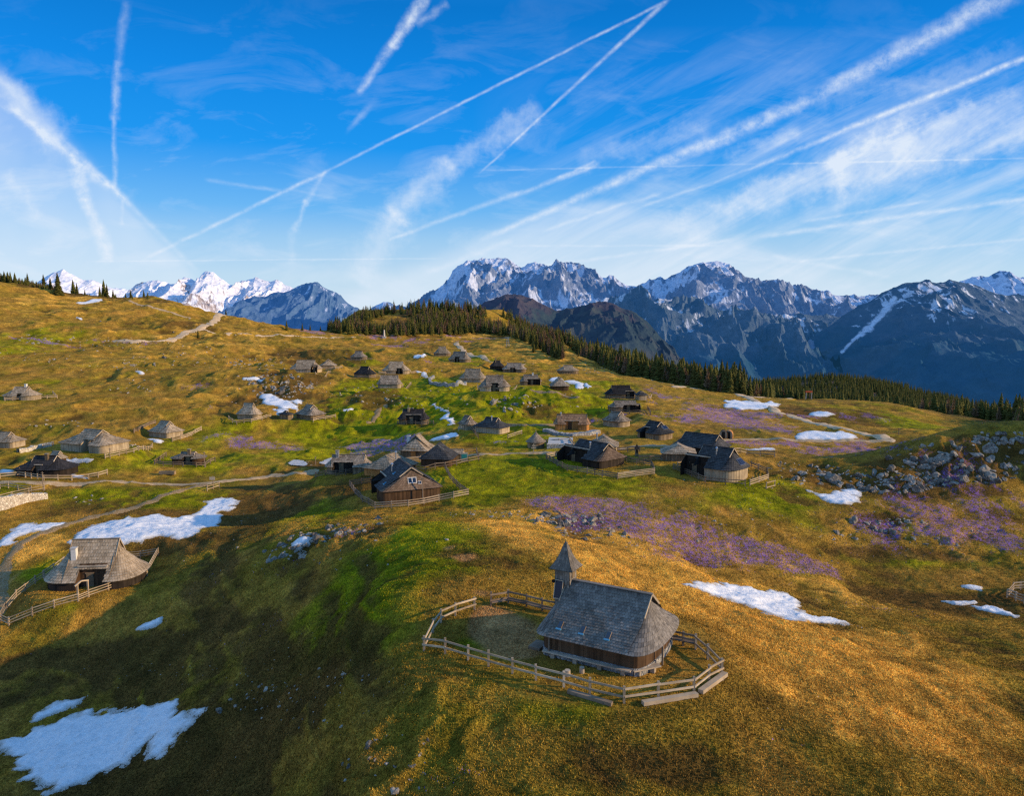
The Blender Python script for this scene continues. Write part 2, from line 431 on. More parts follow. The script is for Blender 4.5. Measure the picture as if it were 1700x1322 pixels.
def snowm():
    m, t, b = new_mat('old_snow')
    g = t.node('ShaderNodeNewGeometry').outputs['Position']
    n = t.noise(t.vm('MULTIPLY', g, (1.4, 2.6, 1)), 1.5, 5, .6); n2 = t.noise(g, 9, 3, .6)
    c = t.mix(t.rng(n, .3, .75), (.93,.93,.93), (.70,.71,.73))
    c = t.mix(t.m('MULTIPLY', t.rng(t.noise(g, .9, 5, .7), .60, .78), .45), c, (.42,.36,.28))
    ed = t.attr('edge'); c = t.mix(t.m('MULTIPLY', t.rng(t.m('ADD', ed, t.m('MULTIPLY', n2, .5)), .70, .15), .7), c, (.36, .30, .22))
    t.l.new(c, b.inputs['Base Color']); b.inputs['Roughness'].default_value = .6; b.inputs['Specular IOR Level'].default_value = .25
    bump(t, b, t.m('ADD', n, t.m('MULTIPLY', n2, .35)), 1.0, .18)
    return m
M['snow'] = snowm()
def waterm():
    m, t, b = new_mat('meltwater'); b.inputs['Base Color'].default_value = (.12,.2,.26,1); b.inputs['Roughness'].default_value = .05; b.inputs['Specular IOR Level'].default_value = 1.0
    b.inputs['IOR'].default_value = 1.6
    g = t.node('ShaderNodeNewGeometry').outputs['Position']; bump(t, b, t.noise(g, 2, 3), .06, .02)
    return m
M['water'] = waterm()
def leafm(name, c1, c2):
    m, t, b = new_mat(name)
    g = t.node('ShaderNodeNewGeometry').outputs['Position']
    n = t.noise(g, .5, 4, .7); r = t.node('ShaderNodeObjectInfo').outputs['Random']; sh = t.attr('shade')
    c = t.mix(t.m('ADD', t.m('MULTIPLY', n, .5), t.m('MULTIPLY', sh, .5)), c1, c2)
    hsv = t.node('ShaderNodeHueSaturation'); t.l.new(t.rng(r, 0, 1, .7, 1.3), hsv.inputs['Value']); t.l.new(c, hsv.inputs['Color'])
    t.l.new(hsv.outputs[0], b.inputs['Base Color']); b.inputs['Roughness'].default_value = .8
    return m
M['spruce'] = leafm('spruce_needles', (.030,.034,.008), (.135,.125,.022))
M['larch'] = leafm('bare_larch_twigs', (.13,.08,.045), (.30,.19,.11))
M['bark'] = leafm('bark', (.06,.045,.035), (.14,.11,.085))
M['bark_mix'] = M['bark']
# ------------------------------------------------------------------ shingled roofs
def patch(mb, S, width, slope, row, shw, skip=None, lift=.05, nu=14, nv=8, jag=.15):
    def nrm(u, v):
        e = 1e-3; u0 = min(max(u, e), 1 - e); v0 = min(max(v, e), 1 - 2 * e)
        a = Vector(S(u0 + e, v0)) - Vector(S(u0 - e, v0)); b = Vector(S(u0, v0 + e)) - Vector(S(u0, v0 - e))
        c = a.cross(b)
        if c.length < 1e-12: return Vector((0, 0, 1))
        c.normalize()
        return c if c.z > 0 else -c
    for i in range(nu):
        for j in range(nv):
            u0, u1, v0, v1 = i / nu, (i + 1) / nu, j / nv, (j + 1) / nv
            if skip and skip((u0 + u1) / 2, (v0 + v1) / 2): continue
            q = []
            for (u, v) in ((u0, v0), (u1, v0), (u1, v1), (u0, v1)):
                q.append(Vector(S(u, v)) - nrm(u, v) * .015)
            mb.face(q, .2)
    rows = max(3, int(round(slope / row)))
    for j in range(rows):
        v0 = j / rows; v1 = min(1.0, (j + 1.12) / rows)
        w = width(v0)
        if w < .15: continue
        n = max(2, int(w / shw)); off = .5 * (j % 2) + random.uniform(-.1, .1)
        rs = random.uniform(-.08, .08)
        for i in range(-1, n + 1):
            u0 = (i + off) / n; u1 = u0 + 1.0 / n
            u0 = max(0, u0); u1 = min(1, u1)
            if u1 - u0 < .12 / n: continue
            if skip and skip((u0 + u1) / 2, v0 + .5 / rows): continue
            g = (u1 - u0) * .03
            u0 += g; u1 -= g
            vb = max(0, v0 - random.uniform(0, jag) / rows)
            nn = nrm((u0 + u1) / 2, (v0 + v1) / 2); l = lift * random.uniform(.6, 1.5)
            p0 = Vector(S(u0, vb)) + nn * l; p1 = Vector(S(u1, vb)) + nn * l * random.uniform(.8, 1.2)
            p2 = Vector(S(u1, v1)) + nn * .008; p3 = Vector(S(u0, v1)) + nn * .008
            sh = min(1, max(0, random.gauss(.5, .24) + rs))
            mb.face((p0, p1, p2, p3), sh)
            mb.face((Vector(S(u0, vb)) - nn * .01, Vector(S(u1, vb)) - nn * .01, p1, p0), sh * .4)

def arc_table(a, b, p, n=120):
    pts = []
    for i in range(n + 1):
        t = -math.pi / 2 + math.pi * i / n
        c, s = math.cos(t), math.sin(t)
        pts.append((a * abs(c) ** (2 / p), b * math.copysign(abs(s) ** (2 / p), s)))
    L = [0]
    for i in range(n): L.append(L[-1] + math.hypot(pts[i+1][0] - pts[i][0], pts[i+1][1] - pts[i][1]))
    return pts, L
def arc_pt(tab, u):
    pts, L = tab; d = min(max(u, 0), 1) * L[-1]
    lo, hi = 0, len(L) - 1
    while hi - lo > 1:
        m = (lo + hi) // 2
        if L[m] <= d: lo = m
        else: hi = m
    f = (d - L[lo]) / max(1e-9, L[hi] - L[lo])
    return (pts[lo][0] * (1 - f) + pts[hi][0] * f, pts[lo][1] * (1 - f) + pts[hi][1] * f)

def make_hut(root, a, b, H, e=1.3, r=None, k=.82, p=2.4, roof='shingle_grey', wall='wall_grey', row=.42, shw=.32,
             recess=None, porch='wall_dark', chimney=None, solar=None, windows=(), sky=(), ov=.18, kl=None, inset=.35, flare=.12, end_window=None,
             plinth=None, wall_z0=-1.2, end_door=None, lift=.05, trimm='trim', al=None, pl=None, end_roof=None):
    """herdsman's hut: saddle roof between the ridge ends, rounded skirts at both ends. The front faces -y."""
    r = a * .35 if r is None else r
    kl = k if kl is None else kl
    zk = e + (H - e) * k; zkl = e + (H - e) * kl
    rc = None
    if recess: rc = (recess[0] * r * 1.6, recess[1] * r * 1.6, recess[2])
    def fl(v): return -flare * math.sin(math.pi * min(v * 1.0, 1)) * (H - e) * .35
    mb = MB()
    sl = math.hypot(b, H - e)
    for sy in (-1, 1):
        def S(u, v, sy=sy):
            o = ov * sstep(.1, .6, v)
            return (-(r + o) + 2 * (r + o) * u, sy * b * (1 - v), e + (H - e) * v + fl(v))
        sk = None
        if rc and sy == -1:
            def sk(u, v): 
                x = -r + 2 * r * u
                return rc[0] < x < rc[1] and v < rc[2]
        patch(mb, S, lambda v: 2 * r, sl, row, shw, sk, lift, nu=20 if rc and sy == -1 else 6, nv=10)
    al = a if al is None else al; pl = p if pl is None else pl
    tabs = {1: arc_table(a - r, b, p), -1: arc_table(al - r, b, pl)}; tab = tabs[1]
    if end_roof: mb_main = mb
    for sx, zz in ((1, zk), (-1, zkl)):
        if end_roof: mb = MB()
        tb_ = tabs[sx]
        def S(u, v, sx=sx, zz=zz, tb_=tb_):
            x, y = arc_pt(tb_, u)
            return (sx * (r + x * (1 - v)), y * (1 - v), e + (zz - e) * v + fl(v) * .8)
        sk = None
        if rc and ((sx == 1 and rc[1] > r) or (sx == -1 and rc[0] < -r)):
            def sk(u, v, sx=sx):
                x, y, z = S(u, v, sx)
                return y < -b * .35 and rc[0] < x < rc[1] and v < rc[2]
        patch(mb, S, lambda v, tb_=tb_: tb_[1][-1] * (1 - v), math.hypot((a if sx > 0 else al) - r, zz - e), row, shw, sk, lift, nu=26, nv=8)
        if end_roof: mb.build('end_roof', M[end_roof], root)
    if end_roof: mb = mb_main
    # gable triangles behind the overhang
    for sx in (-1, 1):
        x = sx * (r - .02)
        mb.face([(x, -b + .15, e), (x, 0, H - .12), (x, b - .15, e)], .02)
    rf = mb.build('roof', M[roof], root)
    # ridge and barge boards
    mb = MB()
    mb.box((0, -.07, H + .05), (2 * (r + ov) + .12, .22, .05), 0, .4); mb.box((0, .09, H + .03), (2 * (r + ov) + .04, .2, .05), 0, .3)
    mb.build('ridge_board', M[roof], rf)
    for sx, kk in ((-1, kl), (1, k)):
        v0 = .62
        for sy in (-1, 1):
            mb = MB(); x = sx * (r + ov * 1.05)
            mb.bar((x, sy * b * (1 - v0), e + (H - e) * v0 + fl(v0) + .01), (x, 0, H + .02), .05, .16)
            mb.build('barge_board', M[trimm], rf)
    # wall ring
    wa, wb = a - inset, b - inset
    wt = arc_table(wa - r, wb, p); wtl = arc_table(al - inset - r, wb, pl); top = e + inset * (H - e) / b * .8
    ring = []
    nx = max(4, int(2 * r / .24))
    for i in range(nx): ring.append((-r + 2 * r * i / nx, -wb))
    na = max(8, int(wt[1][-1] / .24))
    for i in range(na): x, y = arc_pt(wt, i / na); ring.append((r + x, y))
    for i in range(nx): ring.append((r - 2 * r * i / nx, wb))
    for i in range(na): x, y = arc_pt(wtl, 1 - i / na); ring.append((-r - x, y))
    mb = MB(); pl = MB()
    n = len(ring)
    for i in range(n):
        q0, q1 = ring[i], ring[(i + 1) % n]
        mx, my = (q0[0] + q1[0]) / 2, (q0[1] + q1[1]) / 2
        if rc and my < -wb * .5 and rc[0] < mx < rc[1]: continue
        nx_, ny_ = (q1[1] - q0[1]), -(q1[0] - q0[0]); L = math.hypot(nx_, ny_) or 1
        o = random.uniform(0, .025); ox, oy = nx_ / L * o, ny_ / L * o
        z0 = plinth if plinth else wall_z0
        mb.face([(q0[0] + ox, q0[1] + oy, z0), (q1[0] + ox, q1[1] + oy, z0), (q1[0] + ox, q1[1] + oy, top), (q0[0] + ox, q0[1] + oy, top)])
        if plinth:
            o = .12; ox, oy = nx_ / L * o, ny_ / L * o
            pl.face([(q0[0] + ox, q0[1] + oy, wall_z0), (q1[0] + ox, q1[1] + oy, wall_z0), (q1[0] + ox * .8, q1[1] + oy * .8, plinth), (q0[0] + ox * .8, q0[1] + oy * .8, plinth)])
            pl.face([(q0[0] + ox * .8, q0[1] + oy * .8, plinth), (q1[0] + ox * .8, q1[1] + oy * .8, plinth), (q1[0] - ox, q1[1] - oy, plinth + .02), (q0[0] - ox, q0[1] - oy, plinth + .02)])
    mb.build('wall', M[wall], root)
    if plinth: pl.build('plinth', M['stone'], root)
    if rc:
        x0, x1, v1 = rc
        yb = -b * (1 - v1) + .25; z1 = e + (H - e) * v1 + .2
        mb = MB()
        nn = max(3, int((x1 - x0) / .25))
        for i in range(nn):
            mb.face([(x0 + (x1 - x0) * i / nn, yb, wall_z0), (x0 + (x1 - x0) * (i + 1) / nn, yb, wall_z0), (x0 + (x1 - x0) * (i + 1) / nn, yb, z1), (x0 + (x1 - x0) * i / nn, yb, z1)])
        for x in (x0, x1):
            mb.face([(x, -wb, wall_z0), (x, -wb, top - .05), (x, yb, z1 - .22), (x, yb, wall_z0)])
        mb.build('porch_wall', M[porch], root)  # the default dark planks paint the shade of the recess into the boards
        mb = MB(); xd = x0 + (x1 - x0) * .35
        mb.box((xd, yb - .04, .85), (.85, .06, 1.7), 0, .3); mb.box((xd, yb - .06, 1.75), (1.05, .08, .12), 0, .9)
        mb.build('door', M['wall_grey'] if porch != 'wall_new' else M['wall_brown'], root)
        mb = MB()
        mb.box(((x0 + x1) / 2, -b * (1 - v1) - .02, z1 - .24), (x1 - x0 + .2, .14, .16), 0, .8)
        mb.build('lintel', M['trim'], root)
    for (x, y, z, w, h) in windows:      # vertical windows on the front wall
        mb = MB(); mb.box((x, y, z), (w, .08, h), 0, .8); wo = mb.build('window', M['trim'], root)
        mb = MB(); mb.box((x, y - .045, z), (w * .75, .03, h * .75), 0, .5); mb.build('pane', M['glass'], wo)
    for (x, v, w, h) in sky:             # roof windows on the front slope, v is the height fraction
        th = math.atan2(H - e, b); y = -b * (1 - v); z = e + (H - e) * v + fl(v)
        c = Vector((x, y, z)); ux = Vector((1, 0, 0)); us = Vector((0, math.cos(th), math.sin(th))); un = Vector((0, -math.sin(th), math.cos(th)))
        def slab(mb, c, w, h, t, sh):
            q = [c - ux*w/2 - us*h/2, c + ux*w/2 - us*h/2, c + ux*w/2 + us*h/2, c - ux*w/2 + us*h/2]
            lo = [p_ + un * (-.02) for p_ in q]; hi = [p_ + un * t for p_ in q]
            mb.face(hi, sh)
            for i in range(4): mb.face([lo[i], lo[(i+1) % 4], hi[(i+1) % 4], hi[i]], sh)
        mb = MB(); slab(mb, c, w, h, .10, .7); wo = mb.build('roof_window', M['fence_dark'], root)
        mb = MB(); slab(mb, c, w * .8, h * .85, .115, .5); mb.build('pane', M['glass'], wo)
        mb = MB(); slab(mb, c - us * (h / 2 + .05), w * 1.2, .12, .13, .5); mb.build('sill', M['copper'], wo)
    if chimney:
        x, y, style, hh = chimney
        zr = e + (H - e) * (1 - abs(y) / b)
        mb = MB()
        if style == 'pipe':
            mb.tube((x, y, zr - .5), (x, y, zr + hh), .13, n=10); o = mb.build('chimney', M['metal'], root)
            mb = MB(); mb.tube((x, y, zr + hh + .05), (x, y, zr + hh + .2), .24, .1, n=10); mb.build('chimney_cap', M['metal'], o)
        elif style == 'white':
            mb.box((x, y, zr + hh / 2 - .3), (.6, .6, hh + .6)); o = mb.build('chimney', M['white'], root)
            mb = MB(); mb.box((x, y, zr + hh + .06), (.74, .74, .1), 0, .4); mb.build('chimney_cap', M['concrete'], o)
        else:
            mb.box((x, y, zr + hh / 2 - .3), (.55, .55, hh + .6)); o = mb.build('chimney', M['stone'] if style == 'stone' else M['wall_grey'], root)
            mb = MB(); mb.box((x, y, zr + hh + .05), (.72, .72, .08), 0, .3); mb.build('chimney_cap', M['trim'], o)
    def on_end(u, v, sx=1):
        x, y = arc_pt(tab, u); zz = zk if sx > 0 else zkl
        return Vector((sx * (r + x * (1 - v)), y * (1 - v), e + (zz - e) * v + fl(v) * .8))
    if solar:
        for (u, v, w, h) in solar:
            c = on_end(u, v); du = (on_end(u + .01, v) - on_end(u - .01, v)).normalized(); dv = (on_end(u, v + .01) - on_end(u, v - .01)); dv = (dv - du * dv.dot(du)).normalized()
            nn = du.cross(dv); nn = nn if nn.z > 0 else -nn
            mb = MB(); q = [c + du*i*w/2 + dv*j*h/2 for i, j in ((-1,-1),(1,-1),(1,1),(-1,1))]
            hi = [p_ + nn * .13 for p_ in q]; mb.face(hi, .5)
            for i in range(4): mb.face([q[i], q[(i+1) % 4], hi[(i+1) % 4], hi[i]], .5)
            o = mb.build('solar_panel', M['metal'], root)
            mb = MB(); mb.face([c + du*i*w*.47 + dv*j*h*.47 + nn * .138 for i, j in ((-1,-1),(1,-1),(1,1),(-1,1))], .5); mb.build('cell', M['solar'], o)
    if end_window:
        for (u, v, w, h) in end_window:
            c = on_end(u, v); du = (on_end(u + .01, v) - on_end(u - .01, v)).normalized(); dv = (on_end(u, v + .01) - on_end(u, v - .01)); dv = (dv - du * dv.dot(du)).normalized()
            nn = du.cross(dv); nn = nn if (nn.x > 0) else -nn
            mb = MB(); q = [c + du*i*w/2 + dv*j*h/2 for i, j in ((-1,-1),(1,-1),(1,1),(-1,1))]
            hi = [p_ + nn * .1 for p_ in q]; mb.face(hi, .9)
            for i in range(4): mb.face([q[i], q[(i+1) % 4], hi[(i+1) % 4], hi[i]], .9)
            o = mb.build('window', M['white'], root)
            mb = MB()
            for s_ in (-1, 1): mb.face([c + du*(s_*.24 + i*.19)*w + dv*j*h*.4 + nn * .11 for i, j in ((-1,-1),(1,-1),(1,1),(-1,1))], .5)
            mb.build('pane', M['glass'], o)
    if end_door:
        u, w, h = end_door
        x, y = arc_pt(wt, u)
        mb = MB(); mb.box((r + x + .03, y, h / 2), (.08, w, h), 0, .6); mb.build('door', M['wall_new'], root)
    return on_end

HUTS = []   # deferred: (root, kwargs)
def hut(label, px, py, a_px, h_px, rot=0, br=.62, cat='hut', name='shepherd_hut', group='wooden huts of the herders village', **kw):
    p0 = P(px, py); s = mpp(p0); a = a_px * s; b = br * a; th = math.radians(rot)
    back = abs(b * math.cos(th)) * .8 + abs(a * math.sin(th)) * .7
    yc = p0[1] + back; xc = p0[0] * yc / p0[1] * .5 + p0[0] * .5
    al = math.atan2(CAMZ - p0[2], p0[1])
    Hh = max(.55 * b, (h_px * s - .9 * back * math.sin(al)) / math.cos(al))
    z = float(G(xc, yc)) * .35 + p0[2] * .65
    pad(xc, yc, max(a, b) * 1.08, z)
    HUTS.append((label, name, cat, group, (xc, yc, z), th, a, b, Hh, kw))
    return (xc, yc, z, a, b, Hh)
CH = dict(x=6.99, y=52.76, z=CAMZ - 24.0, th=-.51)
ca_, sa_ = math.cos(CH['th']), math.sin(CH['th'])
pad(CH['x'], CH['y'], 6.5, CH['z'], 1.9)
pad(CH['x'] - 6.5 * ca_, CH['y'] - 6.5 * sa_, 4.5, CH['z'], 2.0)
K = hut
K('pale grey hut high on the left slope with a low fence', 33, 665, 30, 23, 0, roof='shingle_pale', wall='wall_pale', recess=(.0,.5,.35), chimney=(1.2,.0,'white',.7))
K('pale plank hut cut off by the left edge of the photo', 4, 744, 30, 27, -12, roof='shingle_pale', wall='wall_pale', p=5)
K('large silver-grey hut with angular plan and pale plank walls left of the snow strip', 148, 753, 54, 40, -22, roof='shingle_pale', wall='wall_pale', p=6, recess=(.15,.75,.4), porch='wall_pale', e=1.6)
K('small pale-roofed hut half hidden behind the black hut at left', 92, 775, 18, 24, -20, roof='shingle_pale', wall='wall_brown')
K('black tarred hut beside the snow strip at the left of the village', 72, 793, 48, 35, 0, roof='shingle_dark', wall='wall_dark', recess=(-.35,.1,.4), chimney=(.6,-.8,'wood',1.0), p=3)
K('silver-shingled hut between two curved fences on the left slope', 271, 729, 27, 29, -28, roof='shingle_pale', wall='wall_pale', p=5, br=.75)
K('low grey-brown hut with open porch inside a small fence, right of the trough', 311, 772, 29, 22, 0, roof='shingle_grey', wall='wall_brown', recess=(-.25,.75,.45), chimney=(.4,-.6,'wood',.9))
K('pale hut at the foot of the rocky ridge, left of the long snow patch', 412, 699, 22, 28, -15, roof='shingle_pale', wall='wall_pale', p=2.6)
K('tiny grey pyramid-roofed shed left of the hut below the snow patch', 474, 698, 14, 15, -35, roof='shingle_slate', wall='wall_grey', p=5, name='shed', cat='shed', r=.3)
K('hut with blue-grey roof side just below the long snow patch', 513, 700, 25, 26, -42, roof='shingle_grey', wall='wall_grey', p=4, br=.75)
K('long pale hut at the far left of the upper village beside the shadowed hollow', 507, 619, 27, 21, 0, roof='shingle_pale', wall='wall_pale', recess=(.5,.95,.4), r=3.2)
K('small gabled hut right beside the long pale hut in the upper village', 544, 613, 13, 16, -78, roof='shingle_pale', wall='wall_pale', br=1.1, p=5)
K('lone small hut highest on the green terrace of the upper village', 595, 598, 15, 15, -10, roof='shingle_grey', wall='wall_grey')
K('dark brown hut on the green terrace left of the two pale huts', 605, 628, 20, 19, -15, roof='shingle_dark', wall='wall_grey')
K('pale hut with flared roof behind a long fence on the green terrace', 657, 620, 24, 21, 0, roof='shingle_pale', wall='wall_pale', recess=(.1,.75,.35), r=2.6)
K('grey hut in front of the pale flared-roof hut on the green terrace', 646, 644, 21, 22, 0, roof='shingle_grey', wall='wall_pale', r=2.6)
K('dark hut with a wide black porch left of the narrow snow streak', 686, 705, 27, 26, 0, roof='shingle_dark', wall='wall_grey', recess=(-.45,.5,.5), r=2.6, chimney=(-1.2,-.5,'wood',.8))
K('topmost pale hut of the village beside the start of the gravel road', 734, 592, 15, 16, 0, roof='shingle_pale', wall='wall_grey')
K('slate-grey hut directly below the topmost hut', 763, 602, 20, 18, -18, roof='shingle_grey', wall='wall_grey', r=3, recess=(-.3,.2,.4))
K('small black hut with a tall chimney in the middle of the upper village', 825, 614, 13, 15, 0, roof='shingle_dark', wall='wall_dark', chimney=(-.6,-.5,'wood',1.4))
K('long grey hut right of the small black hut', 854, 619, 21, 16, -8, roof='shingle_grey', wall='wall_grey', recess=(-.3,.2,.35), r=3)
K('tall pale hut behind the knoll with a big steep roof', 785, 636, 24, 23, -10, roof='shingle_pale', wall='wall_pale', r=2.6)
K('grey hut with a dark porch standing on top of the rocky knoll', 821, 650, 27, 27, 0, roof='shingle_grey', wall='wall_pale', recess=(-.25,.35,.4), r=2.4, chimney=(.8,.6,'stone',.7))
K('hut with a long dark porch right of the rocky knoll', 881, 640, 19, 18, 0, roof='shingle_grey', wall='wall_grey', recess=(-.3,.9,.45), r=2.4, chimney=(.8,-.2,'white',.7))
K('brown gabled hut ringed by snow strips', 929, 649, 17, 22, -86, roof='shingle_grey', wall='wall_brown', br=.95, p=7, k=.97, flare=0)
K('isolated pale hut on the slope below the boulder scatter, nearest the forest', 943, 622, 19, 15, 0, roof='shingle_pale', wall='wall_grey')
K('small steep grey hut between the snow streak and the slate-roofed hut', 776, 715, 16, 25, -50, roof='shingle_grey', wall='wall_pale', p=3, br=.85)
K('slate-dark hut with pale end wall below the rocky knoll', 817, 722, 30, 28, -30, roof='shingle_slate', wall='wall_pale', p=4, chimney=(.4,-.9,'pipe',.9), br=.7)
K('freshly built orange-brown hut on a pale stone terrace', 950, 715, 31, 27, -4, roof='shingle_new', wall='wall_new', porch='wall_new', recess=(-.3,.3,.4), r=3.2, chimney=(-2.5,-.3,'pipe',.5))
K('dark hut next to a tiny gabled shed high on the right meadow', 1031, 662, 27, 22, 0, roof='shingle_dark', wall='wall_grey', recess=(.3,.9,.4), r=2.8)
K('tiny gabled shed beside the dark hut high on the right meadow', 1065, 665, 10, 15, -80, roof='shingle_slate', wall='wall_pale', br=1.0, p=7, k=.95, name='shed', cat='shed', flare=0, e=1.5)
K('grey hut with a long black porch opening above the round-ended hut', 1038, 685, 27, 19, 0, roof='shingle_grey', wall='wall_grey', recess=(-.2,.9,.5), r=2.8)
K('round-ended grey hut between the orange hut and the slate hut', 1025, 711, 24, 27, -48, roof='shingle_grey', wall='wall_pale', p=2.2, br=.85)
K('round-ended slate hut with a roof panel, above the gravel track', 1090, 731, 31, 32, -50, roof='shingle_slate', wall='wall_grey', p=2.2, br=.85, solar=[(.6,.62,1.8,1.0)], recess=(-.7,.0,.5))
K('pale gabled hut behind the black-sided hut in the centre', 1003, 753, 27, 30, -98, roof='shingle_pale', wall='wall_pale', br=.95, p=8, k=.93, chimney=(1.4,-1.2,'pipe',1.2), flare=.05)
K('large dark hut with brown shingled end inside an oval fence in the centre', 988, 778, 47, 45, -48, roof='shingle_slate', end_roof='shingle_brown', wall='wall_dark', p=5, br=.8, recess=(-1.1,.1,.55), chimney=(.4,-1.4,'pipe',.9), r=3.2)
K('pale gabled hut left of the round panelled hut', 1128, 767, 30, 29, -100, roof='shingle_pale', wall='wall_grey', br=.98, p=8, k=.93, flare=.05)
K('large slate-roofed hut behind the round hut with panels', 1170, 758, 44, 38, -40, roof='shingle_slate', wall='wall_dark', p=3, br=.8, r=3.2)
K('big round-ended hut with two solar panels and pale plank wall', 1198, 801, 50, 60, -42, roof='shingle_slate', wall='wall_pale', p=2.15, br=.86, r=2.5, recess=(-1.2,-.1,.5), chimney=(.3,-1.3,'pipe',.9), solar=[(.47,.42,1.15,1.2),(.57,.42,1.15,1.2)], e=1.9, row=.36)
K('grey hut with black porch behind the fence beside the meltwater pools', 578, 787, 39, 32, 0, roof='shingle_grey', wall='wall_grey', recess=(-.55,.25,.5), chimney=(-2.0,-.4,'stone',1.1), r=2.8)
K('light-roofed gabled hut tucked behind the large brown house', 646, 792, 40, 38, -112, roof='shingle_pale', wall='wall_new', br=.9, p=8, k=.95, chimney=(.5,1.4,'pipe',1.3), flare=.03)
K('grey gabled hut with an orange door behind the brown houses', 692, 759, 27, 38, -100, roof='shingle_pale', wall='wall_grey', br=.98, p=8, k=.8, chimney=(.8,-1.6,'white',1.2), end_door=(.5,1.0,1.8), flare=.03)
K('dark brown gabled house with a bleached gable board', 728, 775, 30, 38, -98, roof='shingle_slate', wall='wall_brown', br=.97, p=9, k=.97, flare=0)
K('low pale-roofed shed behind the dark gabled house', 754, 766, 16, 20, 0, roof='shingle_pale', wall='wall_pale', name='shed', cat='shed', p=8, k=.97, r=1.5)
K('big brown house with half-hipped shingled end and two-pane window', 670, 838, 52, 68, -68, roof='shingle_slate', end_roof='shingle_brown', wall='wall_brown', br=1.02, p=7, k=.86, r=3.6, name='brown_house', cat='house', chimney=(-.8,-1.8,'pipe',1.0), end_window=[(.50,.50,1.3,.9),(.66,.36,.5,.5)], sky=[(1.0,.62,.7,.5),(2.2,.25,.7,.5)], e=2.0, row=.36, recess=(-.75,-.05,.4), flare=.05, group='houses around the centre of the village')
K('large oval shingled hut with a white chimney in a fenced yard at lower left', 152, 986, 80, 84, 6, roof='shingle_pale', wall='wall_dark', p=2.2, br=.68, r=2.7, recess=(-.28,.50,.38), porch='wall_brown', chimney=(-2.1,-1.5,'white',.9), e=1.1, row=.42, shw=.3, name='oval_hut', cat='hut', flare=.22)

# conical roofed hut
pc = P(890, 745); sc = mpp(pc); CONE = (pc[0], pc[1] + 16 * sc * .8, pc[2], 17 * sc, 27 * sc * 1.0)
pad(CONE[0], CONE[1], CONE[3] * 1.1, CONE[2])
# ------------------------------------------------------------------ ground colour
def blob(px, py, rx, ry, w, F):
    c, r1, r2 = ell(px, py, rx, ry)
    return w * np.exp(-.8 * (((GX - c[0]) / r1) ** 2 + ((GY - c[1]) / r2) ** 2))
def blobs(L):
    A_ = np.zeros_like(H)
    for q in L: A_ += blob(*q, None)
    return A_
nA = fbm(GX / 16, GY / 22, 5, 21); nB = fbm(GX / 5 + 7, GY / 7, 4, 22); nC = fbm(GX / 1.6, GY / 2.2, 3, 23)
nD = fbm(GX / 45, GY / 45, 4, 24)
green = blobs([(560,960,90,60,.4),(660,940,110,50,.65),(480,870,90,40,.5),(700,890,70,30,.6),(760,930,60,40,.5),(870,790,100,25,1.0),(830,820,60,20,.7),(760,780,60,20,.7),
   (640,650,120,30,1.1),(560,600,60,14,1.0),(700,650,90,20,1.0),(900,640,90,16,1.0),(950,665,80,14,1.1),(1000,650,70,14,.8),(760,600,50,10,.8),(850,700,70,14,.5),(700,700,60,14,1.0),(600,700,60,20,1.0),(640,725,60,14,.7),
   (470,720,120,14,.6),(540,755,90,10,.7),(850,730,100,14,.8),(900,765,100,14,.9),(1080,700,60,10,.5),(1220,830,90,25,.8),(1290,820,60,25,.9),(1450,930,120,20,.8),(1600,940,90,12,.6),
   (120,820,120,16,.9),(280,830,80,12,.9),(100,640,90,25,.5),(200,750,140,16,.6),(330,740,60,20,.6),(60,560,60,40,.5),(560,1030,110,60,.4),(650,1100,60,40,.6),(630,1000,80,40,.45),(560,1060,60,30,.3),
   (900,1180,160,30,.9),(1130,1090,40,25,.9),(780,1070,30,12,.9),(750,1140,90,20,.7),(860,1250,160,50,.5),(1200,1250,200,50,.3),(1400,1200,120,30,.2),(1560,710,90,12,.7),(1480,700,80,10,.7),(1000,810,90,14,.5),
   (60,950,40,20,.7),(150,1010,80,14,.8),(200,960,60,20,.7),(1350,880,60,20,.6),(1230,680,50,10,.4),(420,760,100,14,.6)])
gold = blobs([(1300,1000,260,90,.7),(1350,1150,260,90,.6),(950,900,160,40,.5),(1000,920,120,35,1.2),(1150,980,120,40,1.3),(1350,1070,160,50,1.4),(1550,1120,180,70,.9),(1100,930,60,20,.9),(900,880,70,20,1.1),(830,870,60,12,.9),(700,1230,90,60,.5),(1600,1220,120,60,.4),(1300,1150,150,50,1.0),
   (100,500,140,40,.7),(380,560,120,40,.6),(800,560,140,14,.9),(900,580,80,16,.9),(1000,610,60,14,.8),(150,900,100,20,.9),(60,900,60,30,.9),(250,780,140,10,.6),(40,860,60,14,.7),(1130,680,80,20,.5),(1250,700,90,20,.5),(1450,1000,160,20,.8),(330,640,100,30,.5),(620,1260,60,30,.5)])
